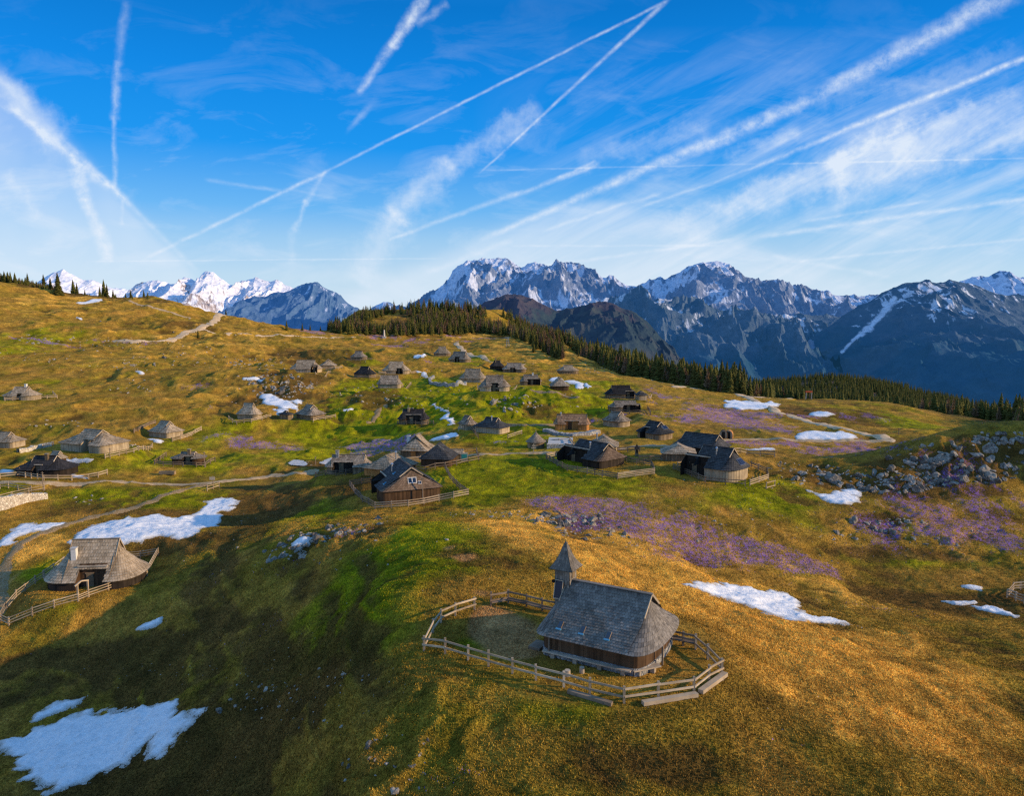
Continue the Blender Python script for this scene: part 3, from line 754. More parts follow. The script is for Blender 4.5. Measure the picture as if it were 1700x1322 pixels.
dark = blobs([(420,1200,200,100,1.2),(300,1280,200,60,1.0),(600,1300,120,40,.4),(900,1290,140,40,.4),(1250,1290,200,30,.25),(330,1050,200,40,.5),(250,1120,160,50,.8),(60,1110,90,50,.7),(430,850,60,30,1.0),(430,880,60,20,.9),(500,830,80,20,.6),(100,1300,140,30,.8),(350,1300,100,40,.9),(1500,920,80,8,.7),(1560,1000,160,16,1.0),(1420,920,100,12,.5),
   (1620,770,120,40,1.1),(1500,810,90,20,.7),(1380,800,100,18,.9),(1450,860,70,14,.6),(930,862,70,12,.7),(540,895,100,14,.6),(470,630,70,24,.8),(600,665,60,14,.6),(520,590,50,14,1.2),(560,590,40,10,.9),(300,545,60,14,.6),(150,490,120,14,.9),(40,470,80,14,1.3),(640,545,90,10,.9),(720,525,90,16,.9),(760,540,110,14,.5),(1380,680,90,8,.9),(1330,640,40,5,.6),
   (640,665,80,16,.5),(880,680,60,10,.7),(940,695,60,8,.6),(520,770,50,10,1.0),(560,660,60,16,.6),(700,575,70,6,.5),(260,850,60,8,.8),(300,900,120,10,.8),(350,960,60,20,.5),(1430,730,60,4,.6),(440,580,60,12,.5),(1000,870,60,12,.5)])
purple = blobs([(230,600,260,60,.22),(400,700,160,50,.32),(1270,700,220,36,.40),(1500,870,220,80,.45),(1080,880,220,50,.40),(300,560,220,16,.35),(700,570,160,9,.5),(480,920,160,50,.2),(1000,660,100,20,.2),(550,750,160,20,.3),(1450,740,150,16,.4),(1030,850,110,22,.8),(940,835,70,10,.7),(1100,880,90,18,.8),(1190,900,90,18,1.0),(1280,925,80,16,1.0),(1360,945,60,10,.9),(1600,850,140,45,1.0),(1540,815,60,20,.7),(1650,905,90,24,.8),(1450,870,60,24,.6),(1400,880,60,20,.5),
   (1330,742,140,10,1.0),(1460,745,90,8,.9),(1180,690,110,14,.8),(1250,700,80,10,.6),(1080,640,50,8,.6),(1100,660,70,8,.6),(720,566,100,3,1.4),(780,560,60,2.5,1.2),(700,597,40,5,.9),(650,575,60,3,.8),(430,735,90,10,.8),(320,672,90,9,.6),(400,640,70,14,.5),(300,640,90,12,.45),
   (60,565,60,3,1.3),(180,568,90,4,.9),(610,738,60,4,1.4),(650,748,60,4,1.1),(680,757,60,4,1.1),(830,734,40,4,1.1),(430,537,30,2.5,1.2),(530,552,60,3,.9),(160,500,50,3,.8),(1010,695,60,6,.7),(1370,690,90,7,.8),(1440,690,50,6,.6),
   (250,1000,110,16,.5),(480,930,50,12,.55),(590,885,40,9,.7),(640,860,40,8,.5),(760,1290,50,16,.9),(560,1030,40,10,.4),(1310,1236,30,5,.9),(1455,1232,30,5,.7),(980,1305,40,12,.8),(1530,1020,50,7,.9),(1480,1010,60,6,.8),(1200,940,90,14,.6),
   (1100,930,60,12,.5),(960,870,50,10,.7),(40,1090,40,12,.5),(130,1030,60,12,.4),(480,800,60,6,.5),(450,1040,60,14,.4),(940,1250,80,20,.4),(700,1240,40,14,.5),(1290,1000,60,8,.2),(1330,860,60,14,.35),(1040,740,70,3,.5),(770,880,40,6,.3),(1190,745,40,4,.7)])
dirtb = blobs([(850,1045,45,22,1.0),(820,1018,30,14,.9),(865,1085,36,12,.9),(830,1050,45,18,1.3),(860,1075,40,12,1.1),(800,1030,18,18,1.0),(800,985,30,8,.9),(770,925,25,7,1.1),(745,910,16,4,.8),(10,970,14,30,.9),(745,1000,14,5,.6),(960,720,60,4,.6),(1120,1125,14,8,.5),(945,722,50,3,.8),(720,965,30,6,.4)])
gf = sstep(.38, .80, green * .55 + nA * .55 + (nB - .5) * .5 + (nD - .5) * .3)
yf = sstep(.50, 1.0, gold * .50 + TER * .35 + N9 * .8 + N3 * .35 + (tus - .5) * .3 + (nB - .5) * .5 + nD * .45)
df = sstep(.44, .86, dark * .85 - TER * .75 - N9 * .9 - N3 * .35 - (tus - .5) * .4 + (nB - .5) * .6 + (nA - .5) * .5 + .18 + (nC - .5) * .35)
nP = fbm(GX / 4.2, GY / 6.5, 6, 31, .68) * 1.3 - .15 + (fbm(GX / 15, GY / 18, 3, 37) - .5) * .9
pf = np.clip(sstep(.12, 1.55, np.minimum(purple, 1.4) ** .8 * (.1 + 1.9 * nP) + (nC - .5) * .5 * (purple > .03)), 0, 1)
rf_ = sstep(.35, .8, dirtb * .8 + (nB - .5) * .5)
def C(r, g, b): return np.array([r, g, b], np.float32)
base = C(.30,.16,.032)[None, None] * (1 - nB[..., None]) * 1.25 + C(.20,.165,.014)[None, None] * nB[..., None]
def mixc(c, col, f): return c * (1 - f[..., None]) + col[None, None] * f[..., None]
c = mixc(base, C(.63,.355,.065), yf * .88)
gc = C(.12,.165,.002)[None, None] * (1 - nC[..., None]) + C(.27,.27,.003)[None, None] * nC[..., None]
c = c * (1 - gf[..., None] * .88) + gc * gf[..., None] * .88
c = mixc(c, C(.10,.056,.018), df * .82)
c = mixc(c, C(.40,.225,.095), rf_ * .85)
# small scale mottling
c = c * (.55 + .9 * nC[..., None]) * 1.42
farD = sstep(620, 900, GY)
c = mixc(c, C(.05,.06,.04), farD)
# wooded slopes fall away behind the meadow crest
CREST = [(0,470,430),(130,487,440),(230,493,440),(290,502,440),(380,524,460),(480,544,460),(560,546,540),(640,530,590),(700,512,640),(760,520,630),(850,545,560),(930,566,520),(1000,608,385),(1040,623,350),(1120,640,330),(1200,650,305),(1300,661,300),(1380,664,290),(1450,672,275),(1540,692,250),(1620,716,225),(1700,740,215)]
crx = np.array([at(*q)[0] / q[2] for q in CREST]); cry = np.array([q[2] for q in CREST])
crest = np.interp(GX / np.maximum(GY, 1), crx, cry)
beh = sstep(8, 40, GY - crest) * (GX > 60)
c = mixc(c, C(.07,.055,.025), beh * .8)
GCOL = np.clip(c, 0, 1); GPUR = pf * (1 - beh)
# snow melt rims get dark, paths are separate ribbons
idx = np.arange(NC * NR).reshape(NR, NC)
Fq = np.stack([idx[:-1, :-1], idx[:-1, 1:], idx[1:, 1:], idx[1:, :-1]], -1).reshape(-1, 4)
Vg = np.stack([GX, GY, H], -1).reshape(-1, 3)
def groundm():
    m, t, b = new_mat('alpine_meadow')
    g = t.node('ShaderNodeNewGeometry').outputs['Position']
    col = t.attr('gcol', 'Color'); pur = t.attr('gpur')
    fine = t.noise(t.vm('MULTIPLY', g, (1, .8, 1)), 4.5, 5, .72); med = t.noise(g, .9, 4, .65); tiny = t.noise(g, 16, 3, .7)
    c = t.mix(t.rng(fine, .32, .70), t.mix(1.0, col, (.36, .36, .36), 'MULTIPLY'), t.mix(1.0, col, (1.62, 1.55, 1.5), 'MULTIPLY'))
    c = t.mix(t.rng(tiny, .35, .7), t.mix(1.0, c, (.60, .60, .62), 'MULTIPLY'), t.mix(1.0, c, (1.35, 1.32, 1.2), 'MULTIPLY'))
    c = t.mix(t.m('MULTIPLY', t.rng(med, .50, .64), .5), c, (.11, .06, .014))
    big = t.noise(t.vm('MULTIPLY', g, (.8, 1, 2.5)), .22, 6, .7)
    c = t.mix(t.rng(big, .42, .62), t.mix(1.0, c, (.74, .76, .78), 'MULTIPLY'), t.mix(1.0, c, (1.18, 1.15, 1.1), 'MULTIPLY'))
    # crocus speckles
    sp = t.m('ADD', t.m('MULTIPLY', t.noise(t.vm('MULTIPLY', g, (1, .7, 1)), 1.6, 4, .75), .45), t.m('MULTIPLY', t.noise(t.vm('MULTIPLY', g, (1, .7, 1)), 7.0, 4, .85), .55))
    th = t.m('SUBTRACT', .74, t.m('MULTIPLY', pur, .26))
    s = t.rng(sp, th, t.m('ADD', th, .07)); s = t.m('MULTIPLY', s, t.rng(pur, .02, .2)); s = t.m('MULTIPLY', s, .88)
    pc_ = t.mix(t.rng(tiny, .35, .7), (.16, .065, .36), (.45, .25, .70))
    c = t.mix(s, c, pc_)
    # little stones
    vo = t.node('ShaderNodeTexVoronoi'); vo.inputs['Scale'].default_value = 1.1; t.l.new(g, vo.inputs['Vector'])
    st = t.m('MULTIPLY', t.rng(vo.outputs['Distance'], .07, .05), t.rng(t.noise(g, .16, 3), .5, .62))
    c = t.mix(st, c, (.46, .42, .36))
    t.l.new(c, b.inputs['Base Color']); b.inputs['Roughness'].default_value = .95; b.inputs['Specular IOR Level'].default_value = .05
    bump(t, b, t.m('ADD', t.m('MULTIPLY', fine, .7), t.m('MULTIPLY', tiny, .25)), 1.0, .34)
    return m
M['ground'] = groundm()
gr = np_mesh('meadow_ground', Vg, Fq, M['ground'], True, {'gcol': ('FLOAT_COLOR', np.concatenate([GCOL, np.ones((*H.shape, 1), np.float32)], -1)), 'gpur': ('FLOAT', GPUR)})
gr['kind'] = 'structure'

# ------------------------------------------------------------------ patches laid on the ground (snow, paths, pools)
def poly_sd(px, py, poly):
    """signed distance, positive inside"""
    n_ = len(poly); d = np.full(px.shape, 1e9); ins = np.zeros(px.shape, bool)
    for i in range(n_):
        ax, ay = poly[i]; bx, by = poly[(i + 1) % n_]
        ex, ey = bx - ax, by - ay; wx_, wy_ = px - ax, py - ay
        t_ = np.clip((wx_ * ex + wy_ * ey) / (ex * ex + ey * ey + 1e-9), 0, 1)
        d = np.minimum(d, np.hypot(wx_ - ex * t_, wy_ - ey * t_))
        cnd = ((ay > py) != (by > py)) & (px < (bx - ax) * (py - ay) / (by - ay + 1e-12) + ax)
        ins ^= cnd
    return np.where(ins, d, -d)
def line_d(px, py, pl):
    d = np.full(px.shape, 1e9)
    for i in range(len(pl) - 1):
        ax, ay = pl[i][:2]; bx, by = pl[i + 1][:2]
        ex, ey = bx - ax, by - ay; wx_, wy_ = px - ax, py - ay
        t_ = np.clip((wx_ * ex + wy_ * ey) / (ex * ex + ey * ey + 1e-9), 0, 1)
        d = np.minimum(d, np.hypot(wx_ - ex * t_, wy_ - ey * t_))
    return d
def lay(name, sdf, x0, x1, y0, y1, res, mat, thick, edge, wob, nsc, seed, label=None, cat=None, kind=None, group=None, relief=0.0):
    nx = int((x1 - x0) / res) + 2; ny = int((y1 - y0) / res) + 2
    X, Y_ = np.meshgrid(np.linspace(x0, x1, nx), np.linspace(y0, y1, ny))
    sd = sdf(X, Y_) + (fbm(X / nsc, Y_ / nsc, 4, seed, .6) - .5) * 2 * wob
    z = G(X, Y_) + thick * sstep(-edge, edge * 1.4, sd) - .08 * thick - .25 * thick * (sd < -edge)
    z += relief * (ridged((X + Y_ * .3) / 1.3, (Y_ - X * .3) / .45, 3, seed + 5) - .4) * sstep(0, edge * 2, sd)
    z = np.where(sd < -edge, G(X, Y_) - .25, z)
    keep = sd > -edge * 2.2
    id_ = np.arange(nx * ny).reshape(ny, nx)
    kq = keep[:-1, :-1] & keep[1:, :-1] & keep[:-1, 1:] & keep[1:, 1:]
    if kq.sum() < 3: return None
    q = np.stack([id_[:-1, :-1][kq], id_[:-1, 1:][kq], id_[1:, 1:][kq], id_[1:, :-1][kq]], -1)
    used, inv = np.unique(q, return_inverse=True); V = np.stack([X.ravel(), Y_.ravel(), z.ravel()], -1)[used]
    cen = V.mean(0)
    o = np_mesh(name, V - cen, inv.reshape(q.shape), mat, True, {'edge': ('FLOAT', sd.ravel()[used])}, loc=cen)
    return tag(o, label, cat, group, kind)
SNOW = [
 ('big rippled snow field filling the lower left corner', [(0,1235),(60,1212),(130,1190),(200,1178),(262,1172),(285,1172),(285,1190),(327,1185),(320,1205),(292,1222),(285,1238),(255,1240),(240,1236),(210,1262),(160,1290),(100,1312),(55,1308),(35,1290),(30,1265),(10,1245)]),
 ('narrow snow tongue just above the big lower left snow field', [(45,1205),(62,1185),(110,1160),(151,1151),(135,1170),(90,1190)]),
 ('long winding snow field above the oval hut at left', [(121,901),(134,881),(162,870),(202,863),(260,856),(298,860),(319,856),(334,847),(341,833),(359,828),(387,827),(397,832),(377,848),(364,852),(373,862),(362,870),(341,875),(329,879),(321,890),(298,895),(266,893),(215,898),(182,900),(152,904),(126,905)]),
 ('snow patch touching the left edge beside the dirt track', [(0,896),(24,884),(25,879),(38,871),(53,868),(63,872),(106,868),(106,872),(63,881),(25,894),(5,909),(0,914)]),
 ('thin snow sliver on the shaded slope right of the fenced oval hut', [(225,1046),(265,1028),(264,1034),(240,1046)]),
 ('small bluish snow patch held between the boulders of the rock row', [(486,901),(496,896),(513,893),(510,901),(496,909),(487,908)]),
 ('long crumbly snow patch on the golden slope right of the chapel', [(1142,972),(1192,975),(1199,969),(1241,975),(1270,983),(1308,988),(1326,1000),(1324,1018),(1361,1028),(1404,1030),(1428,1041),(1396,1037),(1375,1035),(1347,1035),(1312,1030),(1283,1021),(1252,1011),(1206,996),(1170,982)]),
 ('small snow fleck left of the fence at the right edge', [(1596,972),(1628,975),(1628,981),(1598,976)]),
 ('flat thin snow streak in the shaded strip at right', [(1565,999),(1617,1000),(1615,1004),(1587,1004)]),
 ('lens-shaped snow patch in the shaded strip nearest the right edge', [(1605,1008),(1640,1007),(1665,1012),(1681,1024),(1651,1020),(1622,1012)]),
 ('snow patch under the dark boulders right of the round hut', [(1347,816),(1382,822),(1400,812),(1419,813),(1419,834),(1400,834),(1375,830)]),
 ('snow patch below the gravel road on the right meadow', [(1322,730),(1343,717),(1375,719),(1400,717),(1425,724),(1414,730),(1368,732)]),
 ('thin snow line on the crocus meadow behind the slate hut', [(1238,746),(1285,744),(1285,747),(1240,748)]),
 ('large snow patch crossed by the gravel road near the forest edge', [(1204,667),(1218,664),(1264,670),(1279,666),(1291,671),(1276,677),(1256,680),(1230,680),(1205,677)]),
 ('small snow patch between the gravel road and the rounded hill', [(1346,686),(1363,684),(1383,688),(1367,692),(1346,691)]),
 ('long sloping snow patch behind the huts at left centre', [(425,652),(448,655),(473,665),(496,675),(493,682),(469,679),(442,671)]),
 ('snow scrap attached right of the long sloping patch', [(479,666),(494,664),(502,666),(496,673),(487,670)]),
 ('snow behind the tiny pyramid-roofed shed', [(456,680),(481,683),(479,688),(459,688)]),
 ('short snow strip in the rocks of the left ridge', [(403,627),(430,628),(445,631),(430,633),(404,630)]),
 ('snow spot in the shaded hollow right of the left ridge', [(569,680),(586,679),(578,684)]),
 ('snow wedge at the right end of the terrace fence', [(692,617),(700,618),(709,627),(700,623)]),
 ('snow bank beside the topmost hut', [(687,591),(697,589),(710,590),(704,594),(688,595)]),
 ('narrow vertical snow streak right of the dark porch hut', [(731,689),(744,686),(754,694),(757,706),(749,706),(740,698)]),
 ('broken snow flecks above the narrow vertical streak', [(720,672),(728,676),(744,684),(736,684),(722,676)]),
 ('snow strip leading to the pale gabled hut in the centre', [(716,730),(738,724),(759,721),(758,725),(740,731),(720,732)]),
 ('snow drift behind the brown gabled hut', [(911,632),(926,627),(934,631),(958,633),(966,637),(956,638),(936,634)]),
 ('left one of the two snow squares right of the brown gabled hut', [(955,637),(969,637),(969,646),(958,645)]),
 ('right one of the two snow squares right of the brown gabled hut', [(969,636),(975,637),(983,643),(975,646)]),
 ('wide snow strip between the silver hut and the black hut', [(97,764),(126,762),(157,762),(147,769),(108,769)]),
 ('snow behind the fence left of the black hut', [(0,780),(23,781),(20,786),(0,786)]),
 ('snow sliver under the hut between the curved fences', [(243,730),(253,729),(270,733),(263,735)]),
 ('snow spot on the open left hillside', [(224,616),(240,618),(239,622),(233,622)]),
 ('snow strip on the skyline meadow at upper left', [(128,503),(152,497),(171,496),(165,501),(142,505)]),
 ('tiny snow spot on the brown hillside at upper left', [(127,526),(137,529),(136,532),(132,531)]),
 ('snow at the foot of the black hut fence', [(119,789),(140,791),(146,795),(122,795)]),
]
for i, (lb, poly) in enumerate(SNOW):
    wp = [P(x, y)[:2] for x, y in poly]
    wp = np.array(wp); cdist = wp[:, 1].mean()
    res = max(.18, cdist * .0022)
    x0, y0 = wp.min(0) - 1.5; x1, y1 = wp.max(0) + 1.5
    ext = max(2.0, min((x1 - x0), (y1 - y0)))
    wob = min(1.6, ext * .13); th = .2 if cdist < 150 else .28
    lay('snow_patch', lambda X, Y_, wp=wp: poly_sd(X, Y_, wp), x0, x1, y0, y1, res, M['snow'], th, min(.5, ext * .05), wob, 1.6 + cdist * .006, 100 + i, lb, 'snow patch', group='snow patches left on the meadows', relief=.22 if cdist < 130 else .0)
def pathm(name, c1, c2):
    m, t, b = new_mat(name); g = t.node('ShaderNodeNewGeometry').outputs['Position']
    n = t.noise(g, 1.1, 5, .7); n2 = t.noise(g, 8, 3, .7)
    c = t.mix(t.rng(n, .3, .7), c1, c2); c = t.mix(t.rng(n2, .5, .75), c, (.60, .50, .38))
    t.l.new(c, b.inputs['Base Color']); bump(t, b, n2, .6, .08); b.inputs['Roughness'].default_value = .95
    return m
M['path'] = pathm('gravel_path', (.26, .16, .075), (.56, .40, .22)); M['road'] = pathm('pale_gravel_road', (.46, .31, .165), (.70, .51, .31)); M['track'] = pathm('worn_grass_track', (.17, .10, .035), (.34, .22, .09))
PATHS = [
 ('gravel_path', 'path', .8, [(0,801),(60,802),(150,802),(260,804),(345,803),(400,797),(450,790),(500,786),(525,782)]),
 ('dirt_track', 'track', .85, [(2,1010),(0,990),(3,965),(8,945),(12,930),(30,906),(63,887),(109,871),(142,862),(202,848),(253,833),(304,813),(340,804)]),
 ('gravel_path', 'path', 1.0, [(760,757),(800,754),(850,753),(905,752),(940,752)]),
 ('gravel_path', 'path', 1.0, [(1030,745),(1060,742),(1118,742)]),
 ('gravel_path', 'path', 1.2, [(1194,732),(1259,730),(1310,731),(1390,733),(1478,731)]),
 ('gravel_road', 'road', 1.9, [(1120,643),(1153,645.6),(1180,649.5),(1226,655),(1256,667),(1287,684),(1340,699),(1394,710.6),(1440,722),(1474,731)]),
 ('gravel_road', 'road', 1.3, [(1226,655),(1262,660),(1314,661)]),
 ('gravel_road', 'road', 2.6, [(370,522),(360,526),(349,538),(330,547),(313,552),(300,558),(283,565)]),
 ('gravel_path', 'road', 1.3, [(283,565),(255,567),(225,568),(190,566)]),
 ('gravel_path', 'road', 1.2, [(335,547),(343,549),(379,554),(430,557),(478,558),(540,561),(590,560)]),
 ('gravel_path', 'path', 1.1, [(214,499),(254,511),(290,521),(316,528)]),
 ('gravel_road', 'road', 2.2, [(757,570),(764,576),(769,581),(778,587),(790,592),(805,595)]),
 ('gravel_path', 'path', 1.1, [(805,595),(845,604),(870,605)]),
 ('dirt_track', 'track', .8, [(880,647),(909,652),(935,656),(958,660)]),
 ('dirt_track', 'track', .9, [(836,705),(870,706),(905,706),(930,706)]),
 ('dirt_track', 'track', .8, [(612,702),(625,690),(640,674)]),
]
for i, (nm, mt, hw, pl) in enumerate(PATHS):
    hw *= .75
    wp = np.array([P(x, y)[:2] for x, y in pl])
    cd = wp[:, 1].mean(); x0, y0 = wp.min(0) - hw - 1.5; x1, y1 = wp.max(0) + hw + 1.5
    lay(nm, lambda X, Y_, wp=wp, hw=hw: hw - line_d(X, Y_, wp), x0, x1, y0, y1, max(.3, cd * .0022), M[mt], .12 if cd < 150 else .22, .35, .45, 3, 300 + i, kind='structure')
# two meltwater pools
for i, (lb, poly) in enumerate([('left pool of pale meltwater in the muddy hollow', [(477,771),(486,766),(504,767),(509,772),(506,774),(483,774)]), ('right pool of pale meltwater in the muddy hollow', [(530,770),(537,765),(557,765),(559,767),(545,771)])]):
    wp = np.array([P(x, y)[:2] for x, y in poly]); x0, y0 = wp.min(0) - 1; x1, y1 = wp.max(0) + 1
    z = float(G(*wp.mean(0))) + .12
    X, Y_ = np.meshgrid(np.linspace(x0, x1, 50), np.linspace(y0, y1, 50)); sd = poly_sd(X, Y_, wp) + (fbm(X/2, Y_/2, 3, 7) - .5) * .6
    kq = (sd > 0)[:-1, :-1]; id_ = np.arange(2500).reshape(50, 50)
    q = np.stack([id_[:-1, :-1][kq], id_[:-1, 1:][kq], id_[1:, 1:][kq], id_[1:, :-1][kq]], -1)
    used, inv = np.unique(q, return_inverse=True)
    zz = np.maximum(z, G(X, Y_) + .05).ravel()
    o = np_mesh('meltwater_pool', np.stack([X.ravel(), Y_.ravel(), zz], -1)[used], inv.reshape(q.shape), M['snow'], True)
    o['kind'] = 'structure'
# ------------------------------------------------------------------ huts
for (lb, nm, cat, grp, loc, th, a, b, Hh, kw) in HUTS:
    root = empty(nm, loc, th); tag(root, lb, cat, grp)
    far = loc[1] > 150
    kw.setdefault('row', .62 if far else .46); kw.setdefault('shw', .62 if far else .40)
    kw.setdefault('lift', .09 if far else .06)
    make_hut(root, a, b, Hh, **kw)
# round hut with conical roof
root = empty('round_hut', (CONE[0], CONE[1], CONE[2])); tag(root, 'round hut with a pointed conical roof beside a pale concrete terrace', 'hut')
mb = MB(); R_, Hc = CONE[3], CONE[4]
patch(mb, lambda u, v: ((R_ * (1 - v) ** 1.25) * math.cos(2 * math.pi * u), (R_ * (1 - v) ** 1.25) * math.sin(2 * math.pi * u), 1.2 + (Hc - 1.2) * v), lambda v: 2 * math.pi * R_ * (1 - v), math.hypot(R_, Hc), .45, .4, nu=32, nv=10)
mb.build('roof', M['shingle_grey'], root)
mb = MB()
for i in range(40):
    t0, t1 = 2 * math.pi * i / 40, 2 * math.pi * (i + 1) / 40; q = R_ - .35
    mb.face([(q * math.cos(t0), q * math.sin(t0), -1), (q * math.cos(t1), q * math.sin(t1), -1), (q * math.cos(t1), q * math.sin(t1), 1.5), (q * math.cos(t0), q * math.sin(t0), 1.5)])
mb.build('wall', M['wall_grey'], root)
mb = MB(); mb.tube((0, 0, Hc - .3), (0, 0, Hc + .4), .07, .03); mb.build('finial', M['trim'], root)
# concrete terrace beside it
c0 = P(930, 743); s = mpp(c0)
root = empty('stone_terrace', tuple(c0), -.08); tag(root, 'pale low terrace with a parapet right of the conical-roofed hut', 'terrace')
mb = MB(); mb.box((0, 0, .15), (44 * s, 1.1, 1.1), 0, .6); mb.build('front_wall', M['stone_pale'], root)
mb = MB(); mb.box((0, 5, .35), (42 * s, 8.6, .3), 0, .5); mb.build('floor_slab', M['concrete'], root)

# ------------------------------------------------------------------ chapel
ch = empty('chapel', (CH['x'], CH['y'], CH['z']), CH['th']); tag(ch, 'small wooden shingled chapel with a bell turret on the mound in the foreground', 'chapel')
aR, rr, bb, HH, ee = 3.0 + 1.62, 3.0, 4.13, 4.42, 1.58
# the chapel front (-y) faces the camera side
make_hut(ch, aR, bb, HH, e=ee, r=rr, k=.86, kl=.97, p=2.5, al=4.35, pl=3.2, roof='shingle_chapel', wall='wall_brown', row=.235, shw=.20, ov=.22, inset=.52, flare=.12, plinth=.5, wall_z0=-.7,
         sky=[(-2.35,.24,.34,.62),(-.65,.24,.34,.62),(1.25,.24,.34,.62)], lift=.035)
def cbox(name, c, size, mat, parent=ch, rz=0, shade=.6):
    mb = MB(); mb.box(c, size, rz, shade); return mb.build(name, M[mat], parent)
# benches round the wall foot
cbox('bench', (-.1, -bb + .38, .42), (2 * rr + .5, .55, .09), 'trim')
q0 = Vector((rr + .25, -bb + .38, .4)); 
mb = MB(); mb.bar((rr + .2, -bb + .45, .42), (rr + 1.5, -bb + 2.1, .42), .5, .09, .9); mb.build('bench', M['trim'], ch)
for x, y in ((-2.6, -bb + .38), (-.9, -bb + .38), (.9, -bb + .38), (2.6, -bb + .38), (rr + .5, -bb + .8), (rr + 1.2, -bb + 1.7)):
    mb = MB(); mb.box((x, y, .05), (.3, .36, .65), 0, .5); mb.build('bench_support', M['trim'], ch)
for (x, y) in ((-rr + .1, -bb + .3), (rr + 1.55, -bb + 2.6)):
    mb = MB(); mb.bar((x, y, .2), (x, y, ee + .05), .11, .11, .7); mb.build('eave_post', M['fence_dark'], ch)
# turret
tw, tb, te, tt = .58, -3.45, 5.42, 7.3
zb = HH - 1.0
tur = empty('bell_turret', (0, 0, 0)); tur.parent = ch
mb = MB()
for (nx_, ny_) in ((0, -1), (1, 0), (0, 1), (-1, 0)):
    def S(u, v, nx_=nx_, ny_=ny_):
        o = tw + .04 * (1 - v)
        t_ = (2 * u - 1) * tw
        return (tb + nx_ * o - ny_ * t_, ny_ * o + nx_ * t_, zb - .9 + (te + .05 - zb + .9) * v)
    for j in range(9):
        for i in range(6):
            u0, u1 = i / 6 + .01, (i + 1) / 6 - .01; v0, v1 = j / 9, (j + 1.1) / 9
            a0 = Vector(S(u0, v0)); a1 = Vector(S(u1, v0)); n_ = Vector((nx_, ny_, 0)); l = random.uniform(.015, .04)
            mb.face([a0 + n_ * l, a1 + n_ * l, Vector(S(u1, min(1, v1))), Vector(S(u0, min(1, v1)))])
    mb.face([S(0, 0), S(1, 0), S(1, 1), S(0, 1)], .1)
mb.build('turret_wall', M['shingle_chapel'], tur)
mb = MB(); te2 = te - .12; rw = tw + .36
for (nx_, ny_) in ((0, -1), (1, 0), (0, 1), (-1, 0)):
    def S(u, v, nx_=nx_, ny_=ny_):
        w = rw * ((1 - v) ** 1.0) * (1 - .22 * math.sin(math.pi * min(1, v * 1.0)))
        t_ = (2 * u - 1) * w
        return (tb + nx_ * w - ny_ * t_, ny_ * w + nx_ * t_, te2 + (tt - te2) * v)
    patch(mb, S, lambda v: 2 * rw * (1 - v), 2.0, .22, .2, lift=.025, nu=6, nv=8)
mb.face([(tb - rw, -rw, te2 - .02), (tb + rw, -rw, te2 - .02), (tb + rw, rw, te2 - .02), (tb - rw, rw, te2 - .02)], .1)
mb.build('turret_roof', M['shingle_chapel'], tur)
mb = MB(); mb.tube((tb, 0, tt - .25), (tb, 0, tt + .18), .05, .02); mb.tube((tb, 0, tt - .02), (tb, 0, tt + .1), .07, .07, 8); mb.build('finial', M['gold'], tur)
mb = MB(); mb.bar((tb, 0, tt + .15), (tb, 0, tt + .62), .035, .035, .5); mb.bar((tb - .17, 0, tt + .45), (tb + .17, 0, tt + .45), .035, .035, .5); mb.build('cross', M['gold'], tur)
mb = MB(); mb.box((tb + tw + .05, -.02, te - .55), (.05, .42, .5), 0, .2); mb.build('louvre', M['wall_grey'], tur)
# framed solar panel leaning on the camera side of the turret
sp = empty('solar_panel', (0, 0, 0)); sp.parent = ch
mb = MB(); cx_, yb_, yt_ = tb - .18, -tw - .42, -tw - .12
zl, zh = zb - .25, zb + 1.05
def leaning(x, v, o=0): return (x, yb_ * (1 - v) + yt_ * v - o, zl * (1 - v) + zh * v)
mb.face([leaning(cx_ - .31, 0), leaning(cx_ + .31, 0), leaning(cx_ + .31, 1), leaning(cx_ - .31, 1)], .5); mb.build('cell', M['solar'], sp)
mb = MB()
for (p_, q_) in (((-.31, 0), (.31, 0)), ((.31, 0), (.31, 1)), ((.31, 1), (-.31, 1)), ((-.31, 1), (-.31, 0))):
    mb.bar(leaning(cx_ + p_[0], p_[1], .02), leaning(cx_ + q_[0], q_[1], .02), .05, .06, .7)
mb.build('frame', M['trim'], sp)
mb = MB(); mb.tube((cx_ - .42, yt_, zh - .1), (cx_ - .42, yt_ - .16, zh - .1), .10, .14, 10); mb.build('loudspeaker', M['black'], ch)
# entrance step slab on the left end
cbox('entrance_slab', (-4.35, -2.7, .05), (.9, 1.3, .3), 'fence_dark')

